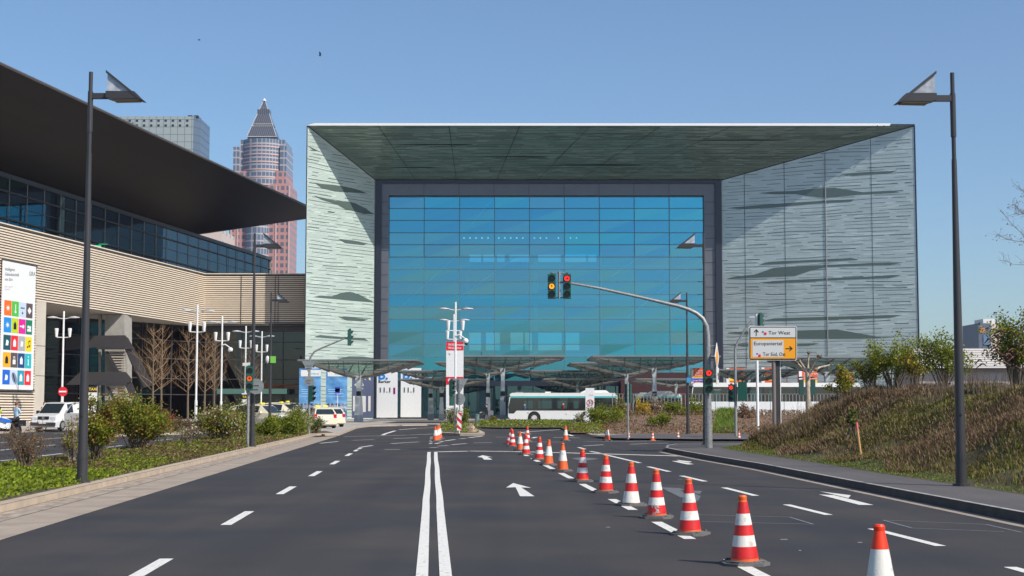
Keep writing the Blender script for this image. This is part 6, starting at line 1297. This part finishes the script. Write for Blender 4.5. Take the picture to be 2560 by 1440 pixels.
bush('purple leaved low shrub at the foot of the tallest white mast', 480, 1078, 46, 1048, [(mat('purple_leaf', (.09, .03, .04), .7), 2), (BR, 1)], 1400, .09, D=104., zb=.12, seed=14)
bush('flowering shrub on the traffic island in front of the welcome pylon', 1132, 1078, 46, 1012, [(g, 3), (wb, 2), (yg, 1)], 1600, .08, D=104., zb=.15, seed=15)
bush('leaning green shrub right of the striped marker board', 1158, 1076, 34, 1008, [(yg, 2), (g, 2)], 700, .09, D=106., zb=.15, seed=16)
bush('small round shrub left of the bus in the grass strip', 1233, 1066, 24, 1040, [(OL, 2), (RD, 1), (g, 1)], 800, .1, D=140., zb=.1, seed=17)
bush('thin white flowering twigs left of the speed limit pylon', 1447, 1076, 26, 1026, [(g, 2), (wb, 1), (OL, 1)], 260, .1, D=116., zb=.1, seed=18)
bush('bright green bush right of the speed limit pylon', 1515, 1082, 92, 1010, [(yg, 3), (g, 3)], 5200, .1, D=106., zb=.15, seed=19)
bush('dark twiggy bush left of the yellow forsythia', 1552, 1070, 50, 990, [(OL, 2), (yg, 1), (BR, 1)], 1800, .1, D=112., zb=.4, seed=20)
bush('yellow flowering forsythia bush', 1606, 1070, 42, 992, [(FO, 4), (OL, 1)], 1900, .09, D=113., zb=.4, seed=21)
bush('brown blossom bush behind the round green one', 1640, 1062, 60, 990, [(BR, 2), (WB, 1), (OL, 1)], 1900, .1, D=116., zb=.5, seed=22)
bush('round green bush on the brown mulch slope', 1646, 1079, 56, 1030, [(yg, 2), (g, 3), (dk, 1)], 2600, .1, D=102., zb=.3, seed=23)
bush('green bush left of the thin distant lamp on the slope', 1690, 1062, 62, 1000, [(yg, 3), (g, 3)], 3400, .1, D=112., zb=.4, seed=24)
bush('green bush between the thin lamp and the big mast', 1742, 1060, 54, 990, [(yg, 3), (g, 2)], 3200, .1, D=114., zb=.4, seed=25)
bush('brown leaved bush in front of the white low wall', 1868, 1060, 44, 995, [(BR, 3)], 1000, .1, D=108., zb=.4, seed=26)
# ---- bare street trees
def branchy(B, p, d, L, r, depth, rr, spread, up):
    q = p; path = [p]; n = 4; dd = d.copy()
    for i in range(n): dd = (dd + Vector((rr.gauss(0, .09), rr.gauss(0, .09), up * .12))).normalized(); q = q + dd * L / n; path.append(q)
    B.tube(path, [r * (1 - .6 * i / n) for i in range(n + 1)], 4 if depth < 2 else 6, 0, False)
    if depth <= 0: return
    for k in range(3):
        t = rr.uniform(.25, 1); b0 = path[min(n, int(t * n + .5))]; a = rr.uniform(0, 6.283); s_ = Vector((math.cos(a), math.sin(a), 0)) * spread
        branchy(B, b0, (dd + s_ + Vector((0, 0, up * .3))).normalized(), L * rr.uniform(.5, .75), r * .45, depth - 1, rr, spread, up)
bt = None
def baretree(label, x, D, ytop, rz, s=1.):
    global bt
    X = XG(x, D); H = zat(ytop, D)
    if bt is None:
        rr = random.Random(9); bt = thing('bare_tree', (0, 0, 0), label, 'tree', 'bare young street trees before the hall'); B = MB(); B.tube([(0, 0, 0), (.03, 0, 2), (0, .02, 4), (.02, 0, 6.2), (0, 0, 8.2)], [.10, .085, .07, .045, .012], 8); B.build('trunk', M['bark'], bt)
        B = MB()
        for k in range(22):
            z = 2.6 + 5.0 * (k / 22) ** 1.1; a = k * 2.4; L = 1.9 * (1 - .6 * (z - 2.6) / 5.4); branchy(B, Vector((0, 0, z)), Vector((math.cos(a) * .95, math.sin(a) * .95, .6)).normalized(), L, .026, 2, rr, .8, .55)
        B.build('crown', mat('tree_twig', (.30, .19, .10), .9, var=.2, vs=3), bt); bt.location = (X, D, .1); bt.scale = (H / 8.3,) * 3; bt.rotation_euler = (0, 0, rz)
    else: dup(bt, (X, D, .1), rz, label, scale=H / 8.3)
baretree('bare tree just right of the outside stair', 381, 135., 808, .3); baretree('bare tree second from the outside stair', 403, 150., 812, 1.7); baretree('bare tree left of the tallest white mast', 470, 150., 820, 2.9); baretree('bare tree right beside the tallest white mast', 512, 158., 825, 4.1); baretree('bare tree left of the mast with the camera dome', 535, 168., 835, 5.0); baretree('bare tree behind the amber traffic light', 628, 165., 868, .9)
# ================================================================ EMBANKMENT
def sm_(t): t = min(max(t, 0), 1); return t * t * (3 - 2 * t)
FT = [(-10, 10.6), (20, 9.35), (26.8, 9.04), (35.8, 8.6), (42.4, 8.45), (52.5, 7.95), (58, 7.9), (63, 9.5), (66, 14)]
def footx(D):
    for (a, xa), (b_, xb_) in zip(FT, FT[1:]):
        if a <= D <= b_: return xa + (xb_ - xa) * (D - a) / (b_ - a)
    return FT[0][1] if D < FT[0][0] else 14 + (D - 66) * 3
def hz(x, D):
    u = x - footx(D); n = .12 * math.sin(x * 1.3 + D * .7) + .08 * math.sin(x * 2.9 - D * 1.1)
    h = 1.95 * sm_(u / 5.6) + .15 * sm_((u - 6) / 12); h = min(h, .62 * max(u, 0)); f = 1 - sm_((D - 58) / 9)
    return .163 + (h + n * sm_(u / 2)) * f if u > 0 else .05
B = MB(); NX, ND = 90, 130; vs_ = []
for j in range(ND + 1):
    D = -8 + 76 * j / ND; fx = footx(D)
    for i in range(NX + 1): u = (i / NX) ** 1.8 * 45; vs_.append((fx + u, D, hz(fx + u, D) if i else .15))
B.add(vs_, [(j * (NX + 1) + i, j * (NX + 1) + i + 1, (j + 1) * (NX + 1) + i + 1, (j + 1) * (NX + 1) + i) for j in range(ND) for i in range(NX)], 0, True)
tag(B.build('embankment', mat('embankment_earth', (.055, .038, .018), .95, var=.3, vs=1.6, bump=.9, bs=14, col2=(.10, .085, .022), detail=8)), kind='structure')
B = MB(); r = random.Random(77)
def blade(p, h, lean, wd, mi):
    a = r.uniform(0, 6.283); d = Vector((math.cos(a), math.sin(a), 0)); s_ = Vector((-d.y, d.x, 0)) * wd; q = p + d * lean * h * .35 + Vector((0, 0, h * .6)); e = p + d * lean * h + Vector((0, 0, h))
    B.v += [tuple(p - s_), tuple(p + s_), tuple(q + s_ * .7), tuple(q - s_ * .7), tuple(e)]; k = len(B.v) - 5; B.f += [(k, k + 1, k + 2, k + 3), (k + 3, k + 2, k + 4)]; B.m += [mi, mi]; B.sm += [False, False]
cnt = 0
while cnt < 110000:
    D = 22 + 44 * r.random() ** .9; u = r.random() ** 1.1 * 11; x = footx(D) + u + .08
    if x / D > .36 or x / D < .1: continue
    if math.sin(x * 2.3 + D * .9) + math.sin(x * 1.1 - D * 1.7 + 2) + math.sin(D * .37) < -1.1 and r.random() < .75: continue
    n1 = math.sin(x * .9 + D * .35) + math.sin(x * .31 - D * .5 + 1) + r.gauss(0, .5)
    z = hz(x, D); low = u < .55 + .3 * math.sin(D); cnt += 1
    if low: mi = r.choice((3, 3, 0, 4)); h = r.uniform(.04, .14)
    elif n1 > .7: mi = r.choice((2, 2, 4, 0)); h = r.uniform(.12, .32)
    elif n1 < -.7: mi = r.choice((1, 0, 1, 5)); h = r.uniform(.15, .45)
    else: mi = r.choice((0, 1, 2, 4, 5)); h = r.uniform(.1, .36)
    h *= .45
    if D > 52 and u > 1: h *= 2.2; mi = r.choice((1, 1, 0, mi))
    if u > 5 and D < 52: h *= 1.4
    blade(Vector((x, D, z - .02)), h, r.uniform(.2, 1.0), .004 + .0003 * D, mi)
tag(B.build('dry_grass', [DR, PU, OL, FR_, GR, BR]), 'dry brown and olive grass covering the embankment', 'grass', kind='stuff')
# tall thin dry stalks along the crest
B = MB(); 
for i in range(1800):
    D = r.uniform(34, 66); u = r.uniform(1.5 if D > 52 else 4.5, 9); x = footx(D) + u
    if x / D > .36: continue
    z = hz(x, D); h = r.uniform(.25, .8); a = r.uniform(-.25, .25); B.tube([(x, D, z), (x + a * h * .5, D + r.uniform(-.1, .1), z + h * .6), (x + a * h, D, z + h)], [.007, .005, .003], 3, r.choice((0, 0, 1)), False)
tag(B.build('dry_stalks', [M['twig'], M['twiggrey']]), 'thin dry stalks standing along the crest of the embankment', 'weeds', kind='stuff')
# low weeds patches
def htree(label, x, D, ytop, w_, ybase, leaves, n, ls, seed, twigs=10, name='young_tree'):
    X = XG(x, D); z = hz(X, D) - .05; r2 = random.Random(seed); H = zat(ytop, D) - z; Wd = w_ * D / FPX
    t = thing(name, (X, D, z), label, 'tree', 'young trees on the embankment'); B = MB(); ends = []
    for i in range(twigs):
        a = r2.uniform(0, 6.283); q = r2.random() ** .7; e = Vector((X + math.cos(a) * q * Wd / 2, D + math.sin(a) * q * Wd * .4, z + H * r2.uniform(.45, 1) * (1 - .3 * q))); s_ = Vector((X + r2.uniform(-.15, .15), D, z)); m_ = s_.lerp(e, .5) + Vector((0, 0, H * .12))
        B.tube([s_, m_, e], [.03, .018, .005], 5, 0, False)
        for k in range(7):
            b0 = m_.lerp(e, r2.uniform(-.4, 1)); e2 = b0 + Vector((r2.uniform(-1, 1), r2.uniform(-1, 1), r2.uniform(.0, .9))) * Wd * .18; B.tube([b0, e2], [.007, .003], 3, 0, False); ends.append(e2); ends.append(b0.lerp(e2, .6))
        ends += [e]
    B.build('trunk', M['bark'], t); B = MB(); wts = [l[1] for l in leaves]
    for i in range(n): c = ends[r2.randrange(len(ends))]; s_ = Wd * .05; leaf(B, Vector((r2.gauss(c.x, s_), r2.gauss(c.y, s_), r2.gauss(c.z, s_))), ls, r2, r2.choices(range(len(leaves)), wts)[0])
    B.build('crown', [l[0] for l in leaves], t); return t
htree('young green willow right in front of the glass hall corner', 2236, 57., 812, 140, 960, [(yg, 4), (g, 2)], 4200, .075, 31, 18)
htree('low green willow left beside the taller one near the hall corner', 2178, 58., 872, 100, 960, [(g, 2), (OL, 1), (yg, 3)], 2200, .075, 32, 14)
htree('green willow behind the right hand street lamp', 2362, 54., 800, 165, 960, [(g, 2), (yg, 3)], 4200, .075, 33, 18)
htree('yellow leaved thin shrub between the two willow groups', 2292, 56., 862, 80, 960, [(FO, 1), (OL, 2), (yg, 1)], 1300, .075, 34)
htree('tallest dense green tree with drooping brown catkins at the right edge', 2545, 44., 742, 160, 960, [(g, 2), (OL, 2), (yg, 3)], 5200, .07, 35, 22)
htree('yellow green bush covering the orange pillar', 2115, 60., 895, 84, 1010, [(yg, 3), (OL, 2), (FO, 1)], 2200, .085, 36)
htree('thin dark weed plant in the middle of the embankment slope', 2125, 46., 1000, 40, 1040, [(dk, 2), (g, 1)], 260, .08, 37, 4)
o_ = bpy.data.objects[[o.name for o in S.objects if o.get('label', '').startswith('tallest dense green tree')][0]]
B = MB(); r3 = random.Random(3); D = 43.5
for k in range(22):
    x0, y0 = r3.uniform(2450, 2560), r3.uniform(830, 930); dx = r3.choice((-1, 1)) * r3.uniform(14, 34); p0, p1, p2 = P(x0, y0, D + r3.uniform(-1, 1)), P(x0 + dx * .5, y0 - 6, D), P(x0 + dx, y0 + 5, D)
    B.tube([p0, p0.lerp(p1, .6) + Vector((0, 0, .03)), p1, p2], [.006, .022, .026, .01], 5)
B.build('catkin', mat('catkin_brown', (.13, .06, .04), .9), o_)
# bare tree outside the right edge with branches reaching in
D = 36.; X = XG(2660, D); t = thing('bare_tree', (X, D, 3), 'bare twigs with small buds reaching in at the right picture edge', 'tree'); B = MB(); Lf = MB(); r2 = random.Random(12)
B.tube([(X, D, 2.6), (X, D, 5.5), (X + .1, D, 8)], [.08, .05, .02], 8); tk = B.build('trunk', M['bark'], t); B = MB()
for (x0, y0, x1, y1) in ((2660, 700, 2505, 520), (2650, 640, 2492, 576), (2670, 560, 2530, 445), (2650, 690, 2508, 640), (2640, 600, 2532, 500), (2660, 520, 2536, 524)):
    a, c = P(x0, y0, D), P(x1, y1, D); path = [a.lerp(c, k / 6) + Vector((0, 0, .12 * math.sin(k * .9))) for k in range(7)]; B.tube(path, [.014 * (1 - k / 8) for k in range(7)], 4, 0, False)
    for k in range(26):
        f = r2.uniform(.3, 1); p = a.lerp(c, f) + Vector((0, 0, .1 * math.sin(f * 5.4))); q = p + Vector((r2.uniform(-.28, .1), r2.uniform(-.2, .2), r2.uniform(-.1, .25))); B.tube([p, q], [.004, .002], 3, 0, False)
        for _ in range(2): leaf(Lf, q + Vector((r2.gauss(0, .03), 0, r2.gauss(0, .03))), .035, r2, 0)
B.build('branch', M['twig'], t); Lf.build('bud', BR, t)
# pollarded plane tree
D = 90.; X = XG(2021, D); pt_ = thing('pollarded_tree', (X, D, .1), 'pollarded pale barked tree with knotty bare arms right of the direction sign', 'tree'); B = MB(); z1 = zat(930, D); B.tube([(X, D, .1), (X - .03, D, z1)], [.16, .13], 10); M['plane'] = mat('plane_bark', (.42, .35, .26), .8, var=.3, vs=4, bump=.4); B.build('trunk', M['plane'], pt_); B = MB()
for (x1, y1, xm, ym) in ((2022, 882, 2020, 905), (1992, 906, 2003, 918), (1998, 900, 2008, 915), (2046, 890, 2034, 908), (2052, 893, 2030, 912), (2078, 912, 2050, 918), (2040, 925, 2030, 925), (1985, 900, 2000, 915)):
    a = Vector((X, D, z1 - .1)); m_ = P(xm, ym, D + r.uniform(-.5, .5)); e = P(x1, y1, D + r.uniform(-.8, .8)); B.tube([a, m_, e], [.09, .06, .045], 7)
    B.ball(e, .10, 7, 1, (1.2, 1, .9)); 
    for k in range(5): B.tube([e, e + Vector((r.uniform(-.2, .2), r.uniform(-.2, .2), r.uniform(.02, .28)))], [.02, .008], 4, 1)
B.build('crown', [M['plane'], M['bark']], pt_)
# ================================================================ GROUND COVER
def inpoly(x, y, pol):
    c = False; j = len(pol) - 1
    for i in range(len(pol)):
        if (pol[i][1] > y) != (pol[j][1] > y) and x < (pol[j][0] - pol[i][0]) * (y - pol[i][1]) / (pol[j][1] - pol[i][1]) + pol[i][0]: c = not c
        j = i
    return c
medc = [RF(-7.22, d) for d in (-12, 20, 45, 70, 80, 86)] + med[6:]
B = MB(); r = random.Random(5); cnt = 0
while cnt < 60000:
    D = 19 + 80 * r.random() ** 1.5; x = -.0526 * D - 7.2 - r.random() * 5.6
    if not inpoly(x, D, medc) or x / D < -.36: continue
    cnt += 1; nz = math.sin(x * 1.7 + D * .6) + math.sin(D * 1.1 - x) * .7 + r.gauss(0, .5); off = x + .0526 * D
    dens = 1 if D < 46 else .55
    if D > 46 and r.random() > .75: continue
    if D < 25 and off > -8.2 and nz < 1.2 and D < 23.5: mi = r.choice((2, 2, 3)); z = r.uniform(.13, .17)
    elif D < 36: mi = r.choice((0, 0, 0, 1)); z = .13 + r.random() ** 1.5 * .16 + .05 * (nz > 0)
    elif D < 46: mi = r.choice((0, 1, 3, 3, 0)) if nz > -.3 else r.choice((2, 3, 3)); z = .13 + r.random() * .13
    else: mi = r.choice((3, 1, 0, 3, 2)) if nz > -.6 else r.choice((2, 3)); z = .13 + r.random() * .15
    leaf(B, Vector((x, D, z)), .05 + .0006 * D, r, mi)
for i in range(2500):
    D = 60 + 38 * r.random(); x = -.0526 * D - 7.3 - r.random() * 5.0
    if inpoly(x, D, medc): 
        if D > 76 or r.random() < .3: blade(Vector((x, D, .13)), r.uniform(.1, .3), .5, .02, r.choice((0, 1)))
tag(B.build('ground_cover', [IVY, GR, BR, OL]), 'bright green ivy and dry brown litter covering the median', 'ground cover', kind='stuff')
B = MB()
def scat(polyg, z, n, mis, hh, s_=.1, bl=False):
    xs_ = [p[0] for p in polyg]; ys = [p[1] for p in polyg]; k = 0; tries = 0
    while k < n and tries < n * 12:
        tries += 1; x, y = r.uniform(min(xs_), max(xs_)), r.uniform(min(ys), max(ys))
        if not inpoly(x, y, polyg): continue
        k += 1; zz = z(x, y) if callable(z) else z
        if bl: blade(Vector((x, y, zz)), r.uniform(.3, 1) * hh, .5, .02, r.choice(mis))
        else: leaf(B, Vector((x, y, zz + r.random() * hh)), s_, r, r.choice(mis))
scat(med2, .13, 5000, (1, 2, 3, 3, 2), .35, .12)
scat([((p[0] - cx) * .85 + cx, (p[1] - cy) * .85 + cy) for p in isl], .156, 1500, (0, 0, 1), .5, .1)
gs = gp([(1192, 1067.5), (1240, 1069.2), (1402, 1069.2), (1422, 1079), (1440, 1066), (1395, 1060.5), (1270, 1062), (1200, 1062)], .1)
sheet('grass_verge', gs, .108, M['soil']); scat(gs, .11, 4200, (0, 1, 3, 0), .5, .13)
mul_ = gp([(1420, 1079), (1468, 1084), (1480, 1088), (1560, 1085.5), (1765, 1085), (1900, 1086), (2000, 1086)], .1); mulb = [(XG(2000, 122.), 121.), (XG(1440, 122.), 121.)]
mulp = mul_ + mulb
def mz(x, y): return .11 + 1.0 * sm_((y - 96) / 16) * sm_((x / y - .040) / .035)
B3 = MB(); NI, NJ = 24, 14
for j in range(NJ + 1):
    for i in range(NI + 1):
        xa = XG(1425 + (2000 - 1425) * i / NI, 100); y0 = DG(1085.5, .1) if i > 3 else DG(1082, .1); y = y0 + (121 - y0) * j / NJ; B3.v.append((xa * (y / 100), y, mz(xa, y)))
for j in range(NJ):
    for i in range(NI): k = j * (NI + 1) + i; B3.f.append((k, k + 1, k + NI + 2, k + NI + 1)); B3.m.append(0); B3.sm.append(True)
tag(B3.build('mulch_slope', mat('mulch', (.20, .12, .08), .95, var=.45, vs=3, bump=.9, bs=10)), kind='structure')
scat(mulp, mz, 12000, (2, 2, 2, 4, 3), .4, .11)
scat(gp([(1425, 1079), (1470, 1085), (1520, 1085), (1500, 1074), (1440, 1070)], .1), mz, 1600, (0, 1, 0), .45, .12)
scat(gp([(1780, 1084), (1838, 1084), (1838, 1062), (1800, 1068)], .1), mz, 3600, (5, 5, 0), .7, .1, True)
tag(B.build('low_planting', [IVY, GR, BR, OL, DR, FR_]), 'low mixed plants, grass and brown leaf mulch around the junction', 'ground cover', kind='stuff')
# ================================================================ AIR
hb = MB(); hb.bx(-420, 420, -60, 1080, -1.2, 262); hz_m = bpy.data.materials.new('haze'); hz_m.use_nodes = True; n = hz_m.node_tree; n.nodes.remove(n.nodes['Principled BSDF'])
pv = n.nodes.new('ShaderNodeVolumePrincipled'); pv.inputs['Color'].default_value = (.80, .76, .96, 1); pv.inputs['Density'].default_value = .00012; pv.inputs['Anisotropy'].default_value = .2
n.links.new(pv.outputs[0], n.nodes['Material Output'].inputs['Volume'])
tag(hb.build('haze', hz_m), kind='stuff')
S.cycles.volume_bounces = 0; S.cycles.volume_step_rate = 10
